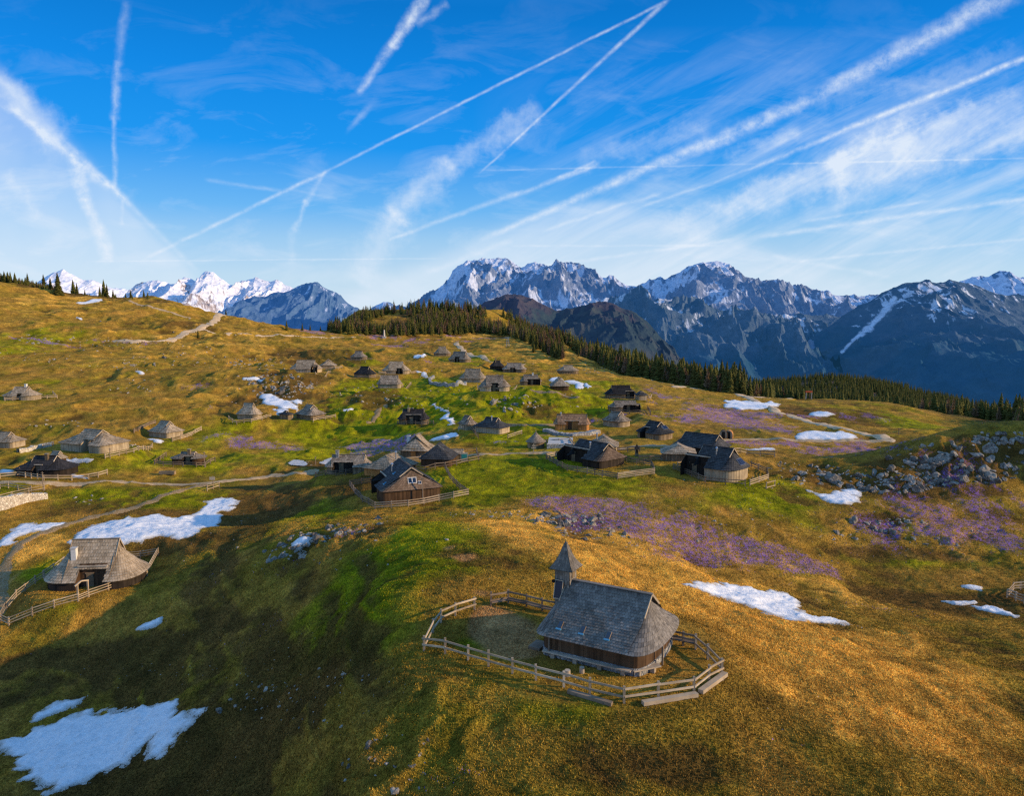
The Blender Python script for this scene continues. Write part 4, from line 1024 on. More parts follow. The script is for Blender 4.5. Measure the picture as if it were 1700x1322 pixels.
# ------------------------------------------------------------------ fences
def fence(label, pts_, mat='fence_wood', h=1.05, rails=(.45, .9), span=2.3, gap=(), name='wooden_fence', post=.13, rail=(.05, .14), low=None, cat='fence', top_plank=False, lean=.03):
    wp = [P(x, y) for x, y in pts_]
    base = wp[0]; root = empty(name, tuple(base)); tag(root, label, cat, 'fences around the huts')
    posts = []
    far = base[1] > 135
    if far: post = max(post, .16); rail = (.07, .17)
    for i in range(len(wp) - 1):
        a, b = wp[i], wp[i + 1]; L = math.hypot(*(b - a)[:2]); n_ = max(1, int(round(L / span)))
        for j in range(n_ + (1 if i == len(wp) - 2 else 0)):
            t_ = j / n_; x = a[0] * (1 - t_) + b[0] * t_; y = a[1] * (1 - t_) + b[1] * t_
            posts.append((x, y, float(G(x, y)), i in gap and j >= 0 and j < n_))
    B0 = Vector(base)
    for k_, (x, y, z, g_) in enumerate(posts):
        mb = MB(); v = Vector((x, y, z)) - B0
        mb.bar(v - Vector((0, 0, .5)), v + Vector((random.uniform(-lean, lean), random.uniform(-lean, lean), h * random.uniform(.97, 1.08))), post, post)
        mb.build('post', M[mat], root)
        if k_ and not posts[k_ - 1][3]:
            u = Vector(posts[k_ - 1][:3]) - B0
            for r_ in rails:
                dz = Vector((0, 0, r_ * h)); e_ = (v - u).normalized() * .1
                d_ = (v - u).normalized(); off = Vector((d_.y, -d_.x, 0)).normalized() * (post * .6)
                if off.y > 0: off = -off
                mb = MB(); j1 = Vector((0, 0, random.uniform(-.03, .03))); j2 = Vector((0, 0, random.uniform(-.03, .03)))
                mb.bar(u + dz - e_ + off + j1, v + dz + e_ + off + j2, *rail); mb.build('rail', M[mat], root)
            if low:
                mb = MB(); dz = Vector((0, 0, low)); mb.bar(u + dz + Vector((0, .0, 0)), v + dz, .34, .08); mb.build('bench_plank', M[mat], root)
    return root
fence('fence around the chapel, from the gateway post along the front to the right bend', [(788,1013),(756,1023),(732,1034.6),(719,1051),(704,1080.7),(739,1085.6),(777,1097),(811,1107),(851,1119),(890,1130),(936,1141.6),(979,1154.8),(1036,1168),(1093,1159.7),(1152,1151.5),(1176.7,1131.7),(1198,1120),(1175,1095.5),(1155,1079)], h=1.1, rails=(.42,.88), span=9, post=.15, rail=(.07,.13))
fence('short fence with a seat plank behind the right end of the chapel', [(1155,1078),(1134,1073),(1104,1067),(1085,1062)], h=1.1, rails=(.88,.6), span=9, post=.15, rail=(.07,.13), low=.42, mat='fence_dark')
fence('fence left behind the chapel starting at the far gateway post', [(815,1006.6),(844,1001.6),(874,1008),(900,1015),(925,1020)], h=1.1, rails=(.45,.88), span=9, post=.15, rail=(.07,.13), low=.3, mat='fence_dark')
for lb, a, b, r in (('squared log on the grass in front of the chapel fence, leftmost of three', (943,1151), (1016,1173), .17), ('pale split log below the front corner of the chapel fence, middle of three', (1067,1172), (1157,1157), .19), ('pale log lying outside the right bend of the chapel fence', (1163,1153), (1204,1123), .2)):
    a = Vector(P(*a)); b = Vector(P(*b)); c_ = (a + b) / 2
    mb = MB(); mb.bar(a - c_ + Vector((0, 0, r * .8)), b - c_ + Vector((0, 0, r * .8)), r * 1.9, r * 1.3, .8)
    for t_ in (-.3, .32): mb.box((*( (b - a) * t_)[:2], (b - a).z * t_), (.3, .3, .3), .3, .3)
    tag(mb.build('bench_log', M['fence_wood' if 'pale' in lb else 'fence_dark'], None, tuple(c_)), lb, 'log', 'bench logs along the chapel fence')
for px, py, s_ in ((942,1123,.35),(966,1118,.3)):
    c_ = P(px, py); mb = MB(); mb.tube((0, 0, -.2), (0, 0, .42), s_ * .6, s_ * .55, 10); tag(mb.build('tree_stump', M['trim'], None, tuple(c_)), 'cut stump between the chapel bench and the fence' if px < 950 else 'smaller cut stump behind the front chapel fence', 'stump')
FD = 'fence_dark'
fence('three-rail fence left and front of the oval hut with a gate arch', [(106,937),(90,949),(73,961),(59,969.7),(42,982.4),(27,993.8),(11,1012.7),(1,1033),(15,1039),(54,1023),(90,1010),(130,999)], rails=(.3,.6,.9), span=9, post=.14, rail=(.06,.1))
fence('three-rail fence from the gate arch to the right bend of the oval hut yard', [(147,992),(180,981),(211,968.5),(244,957),(263,922),(233,927),(202,929)], rails=(.3,.6,.9), span=9, post=.14, rail=(.06,.1))
gA, gB = P(130, 999), P(147, 992); root = empty('gate_arch', tuple(gA)); tag(root, 'rustic arched gate in the front fence of the oval hut', 'gate')
d_ = Vector(gB - gA)
for nm_, q_ in (('post', Vector((0,0,0))), ('post', d_)):
    mb = MB(); mb.bar(q_ - Vector((0,0,.4)), q_ + Vector((0,0,2.1)), .16, .16, .6); mb.build(nm_, M['fence_wood'], root)
mb = MB(); mb.bar(d_ * -.25 + Vector((0,0,2.0)), d_ * .4 + Vector((0,0,2.35)), .16, .14, .8); mb.bar(d_ * .4 + Vector((0,0,2.35)), d_ * 1.1 + Vector((0,0,2.1)), .16, .14, .8); mb.build('arch_beam', M['fence_wood'], root)
mb = MB()
for z in (.25, .5, .75): mb.bar(Vector((0,-.05,z)), d_ + Vector((0,-.05,z)), .05, .09)
mb.build('gate_panel', M['fence_wood'], root)
fence('pale fence along the front of the big brown house', [(623,845.6),(650,844),(678,842),(704,838),(729,833),(753,828),(777,823)], rails=(.3,.6,.92), span=3, rail=(.05,.13))
fence('fence on the left side of the big brown house yard', [(623,845.6),(602,834),(590,821.5),(581,807.6),(600,805),(616,803)], rails=(.3,.6,.92), mat=FD)
fence('fence climbing the right side of the big brown house yard', [(777,823),(764,814),(747,796),(739,780)], rails=(.35,.65,.92), mat=FD)
fence('fence between the big brown house and the dark gabled house', [(676,783),(706,783.6),(739,777),(795,766),(791,752),(768,755)], rails=(.45,.9), mat=FD)
fence('fence in front of the black porch hut by the pools', [(524,793.7),(558,791),(574,789),(592,786)], rails=(.3,.6,.9), mat=FD)
fence('pale bright fence piece left of the big brown house', [(592,786),(604,782),(617,778)], rails=(.3,.6,.9))
fence('short fence left of the grey gabled hut with the orange door', [(649,759),(668,757.5),(687,755)], rails=(.35,.65,.9))
fence('short fence left of the dark gabled house', [(673,769),(698,766.5)], rails=(.35,.65,.9))
fence('fence along the front left of the oval yard in the centre', [(907,763),(925,774),(942,782),(975,787),(1000,792),(1025,796)], rails=(.3,.6,.9), mat=FD)
fence('bright four-rail fence closing the oval yard in the centre', [(1025.5,796),(1055,792),(1086,788)], rails=(.25,.5,.75,.97))
fence('rear fence of the oval yard in the centre', [(1086,787),(1081,775),(1057,771),(1040,767),(1026,764)], rails=(.35,.65,.9), mat=FD)
fence('fence behind the dark hut at the left of the oval yard', [(907,762),(922,759),(938,758)], rails=(.35,.65,.9))
fence('dark fence left below the round hut with panels', [(1118,780),(1133,786),(1148,792),(1171,802)], rails=(.3,.6,.9), mat=FD)
fence('fence under the round hut with panels', [(1171,802),(1204,806),(1237,808)], rails=(.5,.9), mat=FD)
fence('bright fence right of the round hut with panels', [(1245,807),(1260,802),(1275,797)], rails=(.3,.6,.9))
fence('rear fence on the right of the round hut with panels', [(1275,797),(1273,787),(1259,781),(1247,776)], rails=(.35,.65,.9), mat=FD)
fence('short fence piece left of the round hut with panels', [(1125,777),(1134,775),(1143,773.5)], rails=(.3,.6,.9))
fence('small wooden rack standing alone right of the bright fence', [(1272,812),(1286,808)], rails=(.2,.95), name='wooden_rack', cat='rack', span=4)
fence('fence between the central yards in front of the pale gabled hut', [(1061,766),(1079,766),(1098,765)], rails=(.35,.65,.9), mat=FD)
fence('fence behind the big slate-roofed hut along the crocus meadow', [(1216,753),(1240,756),(1262,757),(1286,759)], rails=(.45,.9))
fence('fence left of the gravel track behind the pale gabled hut', [(1022,752),(1042,751),(1062,750)], rails=(.45,.9), mat=FD)
fence('fence round the terrace of the conical-roofed hut', [(907,738),(928,737),(946,734),(953,743)], rails=(.45,.9))
fence('fence around the black porch hut on the right meadow', [(1009,678),(1012,685),(1045,688),(1080,690),(1075,681)], rails=(.45,.9), mat=FD)
fence('low fence in front of the dark hut high on the right meadow', [(1012,663),(1034,664),(1055,664.5)], rails=(.5,.9), mat=FD)
fence('fence piece right of the tiny gabled shed', [(1076,662),(1082,660)], rails=(.5,.9))
fence('fence in front of the black tarred hut', [(0,795),(33,792),(52,795),(73,798),(96,798),(119,798),(147,796),(163,793),(178,788.5)], rails=(.5,.9))
fence('plank fence running from the silver-grey hut to the stone pile', [(174.5,762),(198,757),(222,752),(238,748),(253,744)], rails=(.4,.8))
fence('curved plank fence left of the hut on the left slope', [(222.6,719),(236,713),(248,707),(258,703.7)], rails=(.35,.6,.85), mat=FD)
fence('curved pale plank fence right of the hut on the left slope', [(286,734),(300,730),(311,726.5),(324,720),(334,715)], rails=(.3,.6,.9))
fence('small fence around the low grey-brown hut', [(276,759),(266,766),(257,772),(271,774.5),(304,775),(326,776),(341,776),(357,767)], rails=(.5,.9), mat=FD)
fence('low fence in front of the pale hut high on the left slope', [(8,666),(34,665),(61,663),(95,662),(88,655)], rails=(.5,.9))
fence('tiny fence around the foot of the trail signpost', [(344,816),(354,813),(364,810)], rails=(.4,.85))
fence('low pale fence below the hut left of the long snow patch', [(380,697),(386,702),(393,705),(417,702),(435,698),(450,694)], rails=(.5,.9))
fence('pale fence right of the hut just below the long snow patch', [(520,701),(540,697),(557,694)], rails=(.5,.9))
fence('pale fence below the long pale hut of the upper village', [(524,622),(549,620)], rails=(.5,.9))
fence('pale fence beside the small gabled hut of the upper village', [(541,617),(556,614),(568,611.5)], rails=(.5,.9))
fence('fence below the lone small hut on the green terrace', [(576,599),(598,600),(617,598)], rails=(.5,.9), mat=FD)
fence('fence in front of the dark brown hut on the green terrace', [(594,629),(613,629),(632,627)], rails=(.5,.9), mat=FD)
fence('long pale fence in front of the flared-roof hut on the green terrace', [(629,621),(650,621),(670,620),(691,618.7)], rails=(.5,.9))
fence('pale fence in front of the lower grey hut on the green terrace', [(619,643),(645,644.5),(668,643),(683,639)], rails=(.5,.9))
fence('low fence before the porch of the dark hut by the snow streak', [(660,705),(690,706),(720,705)], rails=(.5,.9), mat=FD)
fence('fence around the hut on the rocky knoll', [(793,643),(795,648),(831,650),(858,644)], rails=(.5,.9))
fence('plank fence of the small steep grey hut', [(761,716),(775,714),(788,711)], rails=(.4,.8))
fence('dark fence descending left of the slate-dark hut', [(783.5,715.4),(789,722),(794,728.8)], rails=(.4,.8), mat=FD)
fence('pale fence piece right of the slate-dark hut', [(843,729),(855,725),(866,721.6)], rails=(.4,.8))
fence('fence cut off by the right edge of the photo', [(1712,978),(1694,980),(1682,981),(1672,993),(1686,998),(1700,1003),(1716,1008)], rails=(.3,.6,.92), span=6)
fence('fence on top of the pale retaining wall at the left edge', [(-6,833),(20,826),(48,820),(74,815)], rails=(.5,.9))
fence('fence behind the pale retaining wall along the track', [(0,812),(14,811),(30,814),(52,817)], rails=(.5,.9))
# walls
def stone_wall(label, pts_, h, w, mat='stone_pale', name='stone_wall'):
    wp = [P(x, y) for x, y in pts_]; base = wp[0]; V = []; F_ = []
    dense = []
    for i in range(len(wp) - 1):
        for j in range(8): dense.append(wp[i] + (wp[i + 1] - wp[i]) * j / 8)
    dense.append(wp[-1])
    for i, p_ in enumerate(dense):
        a = dense[max(0, i - 1)]; b = dense[min(len(dense) - 1, i + 1)]; d = np.array([-(b - a)[1], (b - a)[0]]); d = d / (np.linalg.norm(d) + 1e-9) * w / 2
        z = float(G(p_[0], p_[1])); jt = random.uniform(-.08, .08)
        hh = h[0] + (h[1] - h[0]) * i / (len(dense) - 1) + jt
        for sx, zz in ((-1.15, z - .8), (-1, z + hh), (1, z + hh), (1.15, z - .8)):
            V.append((p_[0] + d[0] * sx - base[0], p_[1] + d[1] * sx - base[1], zz - base[2]))
    for i in range(len(dense) - 1):
        for k_ in range(3): F_.append((i*4 + k_, i*4 + k_ + 1, (i+1)*4 + k_ + 1, (i+1)*4 + k_))
    o = np_mesh(name, np.array(V), np.array(F_), M[mat], False, loc=base); return tag(o, label, 'wall', 'stone walls in the village')
stone_wall('pale retaining wall of light stone at the left edge under the fence', [(-8,850),(20,841),(50,833),(78,828)], (2.3, 1.0), .9)
stone_wall('grey dry stone wall around the paddock left of the tall pale hut', [(720,628),(713,632),(714,638),(727,641),(742,642.5),(758,641),(773,639)], (1.1, 1.1), .8, 'stone')
stone_wall('rubble terrace edge under the freshly built orange hut', [(905,716),(925,722),(950,724),(975,722),(992,717)], (.55, .5), 1.4, 'stone')
stone_wall('rough stone wall left of the silver-grey hut', [(30,752),(52,748),(70,743),(88,740)], (.8, .8), .8)
# signs, poles, small things
def thing(name, px, py, label, cat, rz=0, group=None):
    c_ = P(px, py); r_ = empty(name, tuple(c_), rz); tag(r_, label, cat, group); return r_, mpp(c_), c_
r_, s, _c2 = thing('trail_signpost', 354, 809, 'wooden trail signpost with boards beside the gravel path', 'signpost')
for z in (1,):
    mb = MB(); mb.bar((0,0,-.3), (0,0,2.1), .12, .12, .6); mb.build('post', M['fence_dark'], r_)
    mb = MB(); mb.box((-.1,-.08,1.65), (1.0,.05,.6), .1, .8); mb.build('sign_board', M['trim'], r_)
r_, s, _c2 = thing('trail_signpost', 886, 754, 'small wooden signpost by the path below the conical-roofed hut', 'signpost')
mb = MB(); mb.bar((0,0,-.3), (0,0,2.0), .14, .14, .8); mb.build('post', M['fence_wood'], r_)
mb = MB(); mb.box((0,-.1,1.2), (.9,.06,.25), 0, .8); mb.box((0,-.1,1.65), (.7,.06,.22), 0, .7); mb.build('sign_board', M['fence_wood'], r_)
r_, s, _c2 = thing('notice_board', 771, 768, 'notice board with a teal panel beside the low shed', 'notice board')
mb = MB(); mb.box((0,0,1.0), (1.3,.12,1.5), 0, .8); mb.build('frame', M['trim'], r_)
mb = MB(); mb.box((0,-.08,1.0), (.95,.04,1.0), 0, .5); mb.build('panel', M['teal'], r_)
r_, s, _c2 = thing('wooden_trough', 278, 788, 'hollowed log trough lying on the grass below the low grey-brown hut', 'trough', -.05)
mb = MB(); L_ = 13 * s
mb.box((0,-.35,.35), (2*L_,.12,.6), 0, .7); mb.box((0,.35,.35), (2*L_,.12,.6), 0, .6); mb.box((-L_,0,.35), (.12,.58,.6), 0, .5); mb.box((L_,0,.35), (.12,.58,.6), 0, .9); mb.box((0,0,.18), (2*L_-.14,.58,.1), 0, .2)
mb.build('trough_body', M['wall_grey'], r_)
for i, px in enumerate((1201, 1210)):
    r_, s, _c2 = thing('barrel_cabin', px, 728, 'left one of two barrel-shaped cabins on the meadow track' if i == 0 else 'right one of two barrel-shaped cabins on the meadow track', 'cabin', -.35, 'barrel cabins')
    mb = MB(); n_ = 14; rad = .85
    for k_ in range(n_):
        a0, a1 = math.pi * k_ / n_, math.pi * (k_ + 1) / n_
        q = [(rad * math.cos(t), y, .9 + rad * 1.1 * math.sin(t)) for t in (a0, a1) for y in (-.9, .9)]
        mb.face([q[0], q[1], q[3], q[2]])
    for sx in (-1, 1): mb.face([(sx*rad,-.9,-.2),(sx*rad,.9,-.2),(sx*rad,.9,.9),(sx*rad,-.9,.9)])
    mb.build('shell', M['wall_brown' if i == 0 else 'wall_new'], r_)
    for y in (-.82, .82):
        mb = MB(); mb.face([(rad, y, -.2)] + [(rad * math.cos(math.pi * k_ / n_), y, .9 + rad * 1.1 * math.sin(math.pi * k_ / n_)) for k_ in range(n_ + 1)] + [(-rad, y, -.2)], .5); mb.build('end_wall', M['wall_pale'], r_)
    mb = MB(); mb.box((0,-.86,.75), (.7,.05,1.7), 0, .3); mb.build('door', M['wall_dark'], r_)
r_, s, _c2 = thing('wooden_shrine', 1057, 758, 'little wayside shrine with a pointed roof in the yard corner', 'shrine')
mb = MB(); mb.box((0,0,.7), (.55,.55,1.5), 0, .6); mb.build('body', M['wall_grey'], r_)
mb = MB(); mb.box((0,-.29,.95), (.34,.04,.6), 0, .2); mb.build('niche', M['black'], r_)  # flat black panel on the front marks the niche
mb = MB()
for k_ in range(4):
    a0 = math.pi/4 + k_ * math.pi/2; a1 = a0 + math.pi/2; mb.face([(.6*math.cos(a0),.6*math.sin(a0),1.4),(.6*math.cos(a1),.6*math.sin(a1),1.4),(0,0,2.3)])
mb.build('roof', M['shingle_dark'], r_)
r_, s, _c2 = thing('stone_obelisk', 638, 561, 'slim pale obelisk on the skyline meadow before the wood', 'monument')
mb = MB(); mb.box((0,0,.3), (2.2,2.2,1.2), 0, .7); mb.build('base', M['concrete'], r_)
mb = MB(); mb.tube((0,0,.8), (0,0,13*s), .65, .4, 4, .8); mb.build('shaft', M['concrete'], r_)
def lattice(px, py, hpx, label, arm=True, mat='metal', w=1.0):
    r_, s, _ = thing('lift_pylon', px, py, label, 'pylon', 0, 'ski lift pylons')
    h_ = hpx * s; mb = MB()
    for sx in (-1, 1):
        for sy in (-1, 1): mb.bar((sx*w,sy*w,-1), (sx*w*.35,sy*w*.35,h_), .14, .14, .6)
    for k_ in range(5):
        z0, z1 = h_*k_/5, h_*(k_+1)/5; w0 = w*(1-.65*k_/5); w1 = w*(1-.65*(k_+1)/5)
        for sy in (-1, 1): mb.bar((-w0,sy*w0,z0),(w1,sy*w1,z1),.1,.1,.5)
    mb.build('mast', M[mat], r_)
    if arm:
        mb = MB(); mb.bar((-w*1.8,0,h_-.2),(w*1.8,0,h_-.2),.18,.2,.5); mb.build('crossarm', M[mat], r_)
lattice(843, 575, 15, 'small lattice pylon on the golden meadow above the gravel road')
r_, s, _c2 = thing('lift_portal', 1343, 651, 'orange-topped portal frame in front of the dark wood at right', 'pylon')
h_ = 12 * s
for sx in (-1, 1):
    mb = MB(); mb.bar((sx*5*s,0,-4),(sx*4.4*s,0,h_),.35,.35,.5); mb.build('leg', M['metal'], r_)
mb = MB(); mb.box((0,0,h_),(11*s,.4,.6),0,.5); mb.build('crossbeam', M['orange'], r_)
def pole(px, py, hpx, label, r=.09, mat='fence_dark'):
    c_ = P(px, py); h_ = hpx * mpp(c_); mb = MB(); mb.tube((0,0,-.5),(0,0,h_),r,r*.7,8,.6); mb.box((0,0,h_-.25),(.5,.1,.08),0,.4)
    tag(mb.build('wooden_pole', M[mat], None, tuple(c_)), label, 'pole')
for q in [(702,836,44,'tall thin pole against the front of the big brown house'),(72,815,32,'tall pole at the right end of the retaining wall fence'),(33,792,16,'pole at the left of the black tarred hut fence'),(183,762,18,'pole in the plank fence right of the silver-grey hut'),(340,776,26,'bare pole at the right end of the small hut fence'),
          (1144,640,10,'slender pole on the right meadow near the gravel road, left one of two'),(1158,643,10,'slender pole on the right meadow near the gravel road, right one of two'),(1492,722,11,'stake beside the end of the gravel road below the rounded hill'),(620,782,18,'white-capped pole left of the light-roofed gabled hut'),(524,772,14,'thin post above the fence by the meltwater pools')]:
    pole(*q)
# walkers on the gravel road
c_ = P(1230, 655)
for dx, m_, lb in ((0, 'orange', 'tiny figure in an orange jacket walking on the gravel road'),):
    mb = MB(); mb.tube((-.1,0,0),(-.09,0,.85),.09,.11,8,.2); mb.tube((.12,.15,0),(.09,0,.85),.09,.11,8,.2); mb.tube((0,0,.82),(0,0,1.45),.17,.21,10,.5); mb.tube((-.22,0,1.4),(-.3,.1,.8),.07,.05,6,.5); mb.tube((.22,0,1.4),(.3,-.1,.8),.07,.05,6,.5); mb.tube((0,0,1.42),(0,0,1.52),.06,.06,8,.6); mb.tube((0,0,1.5),(0,0,1.75),.1,.08,10,.4)
    tag(mb.build('person', M[m_], None, (c_[0]+dx, c_[1], c_[2]), smooth=True), lb, 'person')

# ------------------------------------------------------------------ rocks
import bmesh
def rock_mesh(i, sd=3):
    bm = bmesh.new(); bmesh.ops.create_icosphere(bm, subdivisions=sd, radius=1)
    co = np.array([v.co[:] for v in bm.verts]); rg = np.random.default_rng(50 + i)
    # chop with random planes for flat faces, then roughen
    for k_ in range(15):
        n_ = rg.normal(size=3); n_ /= np.linalg.norm(n_); d = rg.uniform(.36, .78)
        s_ = co @ n_; co = co - np.where(s_ > d, (s_ - d) * .92, 0)[:, None] * n_
    nz = fbm(co[:, 0] * 2.3 + i, co[:, 1] * 2.3 + co[:, 2] * 1.9, 4, i); nz2 = ridged(co[:, 0] * 1.7 + co[:, 2] + 5 + i, co[:, 1] * 1.7 - co[:, 2] * 1.3, 4, 60 + i)
    co = co * (1 + (nz - .5)[:, None] * .30 - (nz2 - .3)[:, None] * .42)
    co[:, 2] *= rg.uniform(.6, 1.0); co[:, 0] *= rg.uniform(.8, 1.3)
    for v, c_ in zip(bm.verts, co): v.co = c_
    me = bpy.data.meshes.new('boulder'); bm.to_mesh(me); bm.free(); me.materials.append(M['rock'])
    return me
RM = [rock_mesh(i) for i in range(12)]; RM2 = [rock_mesh(20 + i, 2) for i in range(6)]
ROCKS = []   # (x,y,size,cluster label, group)
def rocks(px, py, rx, ry, n_, s0, s1, label, power=2.2):
    for _ in range(n_):
        t = random.uniform(0, 2 * math.pi); q = math.sqrt(random.random())
        p_ = P(px + rx * q * math.cos(t), py + ry * q * math.sin(t))
        ROCKS.append((p_, s0 + (s1 - s0) * random.random() ** power, label))
def one(px, py, s_, label): ROCKS.append((P(px, py), s_, label, 1))
rocks(1600,768,125,36,110,.5,2.2,'dark limestone boulder in the large outcrop at the right edge',1.6)
rocks(1660,726,50,12,30,.6,2.2,'boulder on the crest of the large outcrop at the right edge')
rocks(1480,800,110,18,120,.4,1.5,'boulder in the crumbled rock band below the large outcrop')
rocks(1355,788,60,18,46,.4,1.3,'boulder in the outcrop right of the round hut with panels')
rocks(1290,775,40,10,22,.3,.8,'small stone beside the fence of the round hut with panels')
rocks(1260,800,40,14,14,.25,.5,'small stone below the bright fence right of the round hut')
rocks(935,864,75,14,60,.45,1.3,'pale rock in the stone cluster behind the chapel turret')
rocks(985,884,60,14,36,.3,.85,'small rock on the crocus slope right of the chapel turret')
rocks(815,855,75,6,44,.2,.6,'low rock in the stone row below the green meadow')
rocks(475,918,38,12,30,.4,1.0,'rock at the lower left end of the boulder row')
rocks(520,893,38,8,30,.4,1.1,'rock in the middle of the boulder row')
rocks(580,878,40,10,30,.35,.9,'rock in the upper part of the boulder row')
rocks(1485,872,60,12,40,.35,.9,'rock in the scatter on the crocus meadow at right')
rocks(1540,890,120,18,34,.25,.7,'half-sunk rock on the crocus meadow at right')
rocks(1400,890,40,8,12,.3,.6,'rock below the two standing boulders on the crocus slope')
rocks(1150,890,180,40,40,.2,.45,'stray stone on the crocus slope')
rocks(465,640,55,20,110,.5,1.6,'rock in the jagged outcrop on the left ridge')
rocks(425,605,50,10,50,.5,1.2,'rock scattered above the left ridge outcrop')
rocks(225,605,40,14,26,.5,1.2,'rock on the brown left hillside above the snow spot')
rocks(215,640,50,14,22,.4,1.0,'rock on the brown left hillside below the snow spot')
rocks(90,565,60,9,26,.5,1.3,'rock in the scatter high on the left hillside')
rocks(60,590,60,14,14,.4,1.0,'rock below the scatter high on the left hillside')
rocks(190,572,60,8,22,.5,1.3,'rock in the line below the upper left meadow')
rocks(330,590,60,20,34,.4,1.1,'rock on the slope left of the shadowed hollow')
rocks(860,672,45,16,26,.5,1.4,'rock on the face of the knoll below the porch hut')
rocks(1000,610,50,12,40,.4,1.0,'pale boulder scatter below the forest edge')
rocks(800,598,70,10,12,.4,.8,'stone on the golden meadow beside the gravel road')
rocks(690,668,40,14,16,.4,.9,'rock on the green hillock left of the knoll')
rocks(620,655,60,16,26,.4,1.0,'rock on the dark hummocks right of the long snow patch')
rocks(100,703,60,6,12,.4,1.0,'rock above the silver-grey hut')
rocks(215,742,30,5,22,.4,.9,'stone in the rubble heap right of the silver-grey hut')
rocks(440,1150,70,30,30,.12,.35,'small grey stone on the shaded slope')
rocks(560,1130,40,12,8,.12,.3,'small stone at the shadow edge')
rocks(250,1115,170,14,34,.08,.2,'flat stone in the thin stony line on the shaded slope')
rocks(650,1270,90,50,22,.12,.35,'stone in the rough grass at the bottom')
rocks(140,830,30,8,10,.25,.6,'stone in the grass below the path at left')
rocks(300,570,330,60,150,.3,.9,'stray rock on the upper left hillside',3)
rocks(560,640,200,60,110,.3,.8,'stray rock on the village slope',3)
rocks(850,650,150,40,60,.3,.8,'stray rock near the knoll',3)
rocks(1300,860,330,80,120,.15,.45,'stray stone on the right slope',3)
rocks(450,900,300,50,70,.15,.4,'stray stone on the left slope',3)
rocks(1000,600,140,20,60,.4,1.0,'rock on the slope below the forest edge',3)
rocks(520,1150,160,60,60,.08,.26,'small grey stone on the dark slope',2)
rocks(560,768,60,8,10,.3,.6,'stone at the muddy hollow rim')
for q in [(1385,797,2.0,'tall slanting boulder right of the round hut, largest of its outcrop'),(1365,790,1.5,'broad boulder left of the tall slanting boulder'),(1415,866,1.3,'ribbed standing boulder on the crocus slope'),(1387,884,.9,'pointed pale boulder on the crocus slope'),
          (1508,765,1.7,'round boulder at the left of the large outcrop'),(1560,765,2.0,'bulky ribbed boulder in the middle of the large outcrop'),(1590,745,1.6,'boulder above the bulky ribbed one in the outcrop'),(1640,780,1.8,'broad dark boulder low in the outcrop at right'),(1640,745,1.9,'tall dark boulder near the outcrop crest'),(1600,795,1.4,'boulder at the lower rim of the outcrop'),
          (628,862,1.0,'bright white boulder at the corner of the brown house fence'),(636,870,.7,'smaller white boulder beside the bright one'),(560,886,.8,'white boulder in the boulder row'),(514,888,.9,'tall rock at the centre of the boulder row'),(468,907,.8,'upright grey boulder left of the bluish snow'),(450,931,.75,'broad grey boulder at the low end of the boulder row'),(478,905,.7,'boulder touching the left of the bluish snow'),(508,905,.7,'boulder touching the right of the bluish snow'),
          (908,855,1.1,'tallest pale rock behind the chapel turret'),(922,860,1.0,'leaning pale rock behind the chapel turret'),(944,870,.9,'pale split rock right behind the chapel turret'),(1036,888,.8,'tilted boulder on the slope right of the chapel turret'),(1045,893,.5,'flat stone beside the tilted boulder'),
          (470,648,3.2,'tall rock tower of the left ridge outcrop'),(817,668,2.0,'pale rock stub on the knoll face'),(855,672,2.6,'pale cliff rock on the knoll face'),(612,1240,.42,'pale rock in the tussocks at the bottom'),(655,1312,.45,'rock at the bottom edge of the photo'),(657,1272,.25,'low rock above the bottom edge rock'),(711,1230,.22,'small white pointed stone in the tussocks'),(365,1178,.55,'large flat-faced rock right of the big snow field'),(440,1145,.35,'dark rock on the shaded slope'),
          (275,594,1.6,'big single rock beneath the upper meadow'),(220,608,1.6,'leaning slab above the snow spot'),(90,597,1.4,'round rock low in the upper left scatter')]:
    one(*q)
vis = sorted(range(len(ROCKS)), key=lambda i: -(ROCKS[i][1] / ROCKS[i][0][1]) - (10 if len(ROCKS[i]) > 3 else 0))
keep = set(vis[:298]); SV = []; SF = []; nb = 0
for i, q in enumerate(ROCKS):
    p_, s_, lb = q[:3]
    rz, rx_ = random.uniform(0, 6.28), random.uniform(-.3, .3)
    sz = (s_ * random.uniform(.8, 1.1), s_ * random.uniform(.6, 1.0), s_ * random.uniform(.65, 1.0))
    if 'slanting' in lb: sz = (s_ * 1.5, s_ * .8, s_ * .9); rz = -.5; rx_ = .2
    if 'tower' in lb or 'pointed' in lb: sz = (s_ * .7, s_ * .6, s_ * 1.2)
    s_k = (.62 if 'outcrop at the right' in lb or 'ridge' in lb else .95) if i in keep and len(q) < 4 else (1.15 if p_[0] < 45 and i in keep else 1.0); sz = tuple(w_ * s_k for w_ in sz)
    z = float(G(p_[0], p_[1])) - sz[2] * .22
    me = RM[i % 12]
    if i in keep:
        o = bpy.data.objects.new('boulder', me); COL.objects.link(o); o.location = (p_[0], p_[1], z); o.rotation_euler = (rx_, random.uniform(-.2, .2), rz); o.scale = sz
        tag(o, lb, 'boulder', None if len(q) > 3 else 'rocks: ' + lb)
    else:
        me = RM2[i % 6]
        co = np.empty(len(me.vertices) * 3, np.float32); me.vertices.foreach_get('co', co); co = co.reshape(-1, 3) * np.array(sz)
        ca, sa = math.cos(rz), math.sin(rz); co = np.stack([co[:, 0] * ca - co[:, 1] * sa, co[:, 0] * sa + co[:, 1] * ca, co[:, 2]], -1) + np.array([p_[0], p_[1], z])
        f_ = np.empty(len(me.polygons) * 3, np.int32); me.polygons.foreach_get('vertices', f_)
        SV.append(co); SF.append(f_.reshape(-1, 3) + nb); nb += len(co)
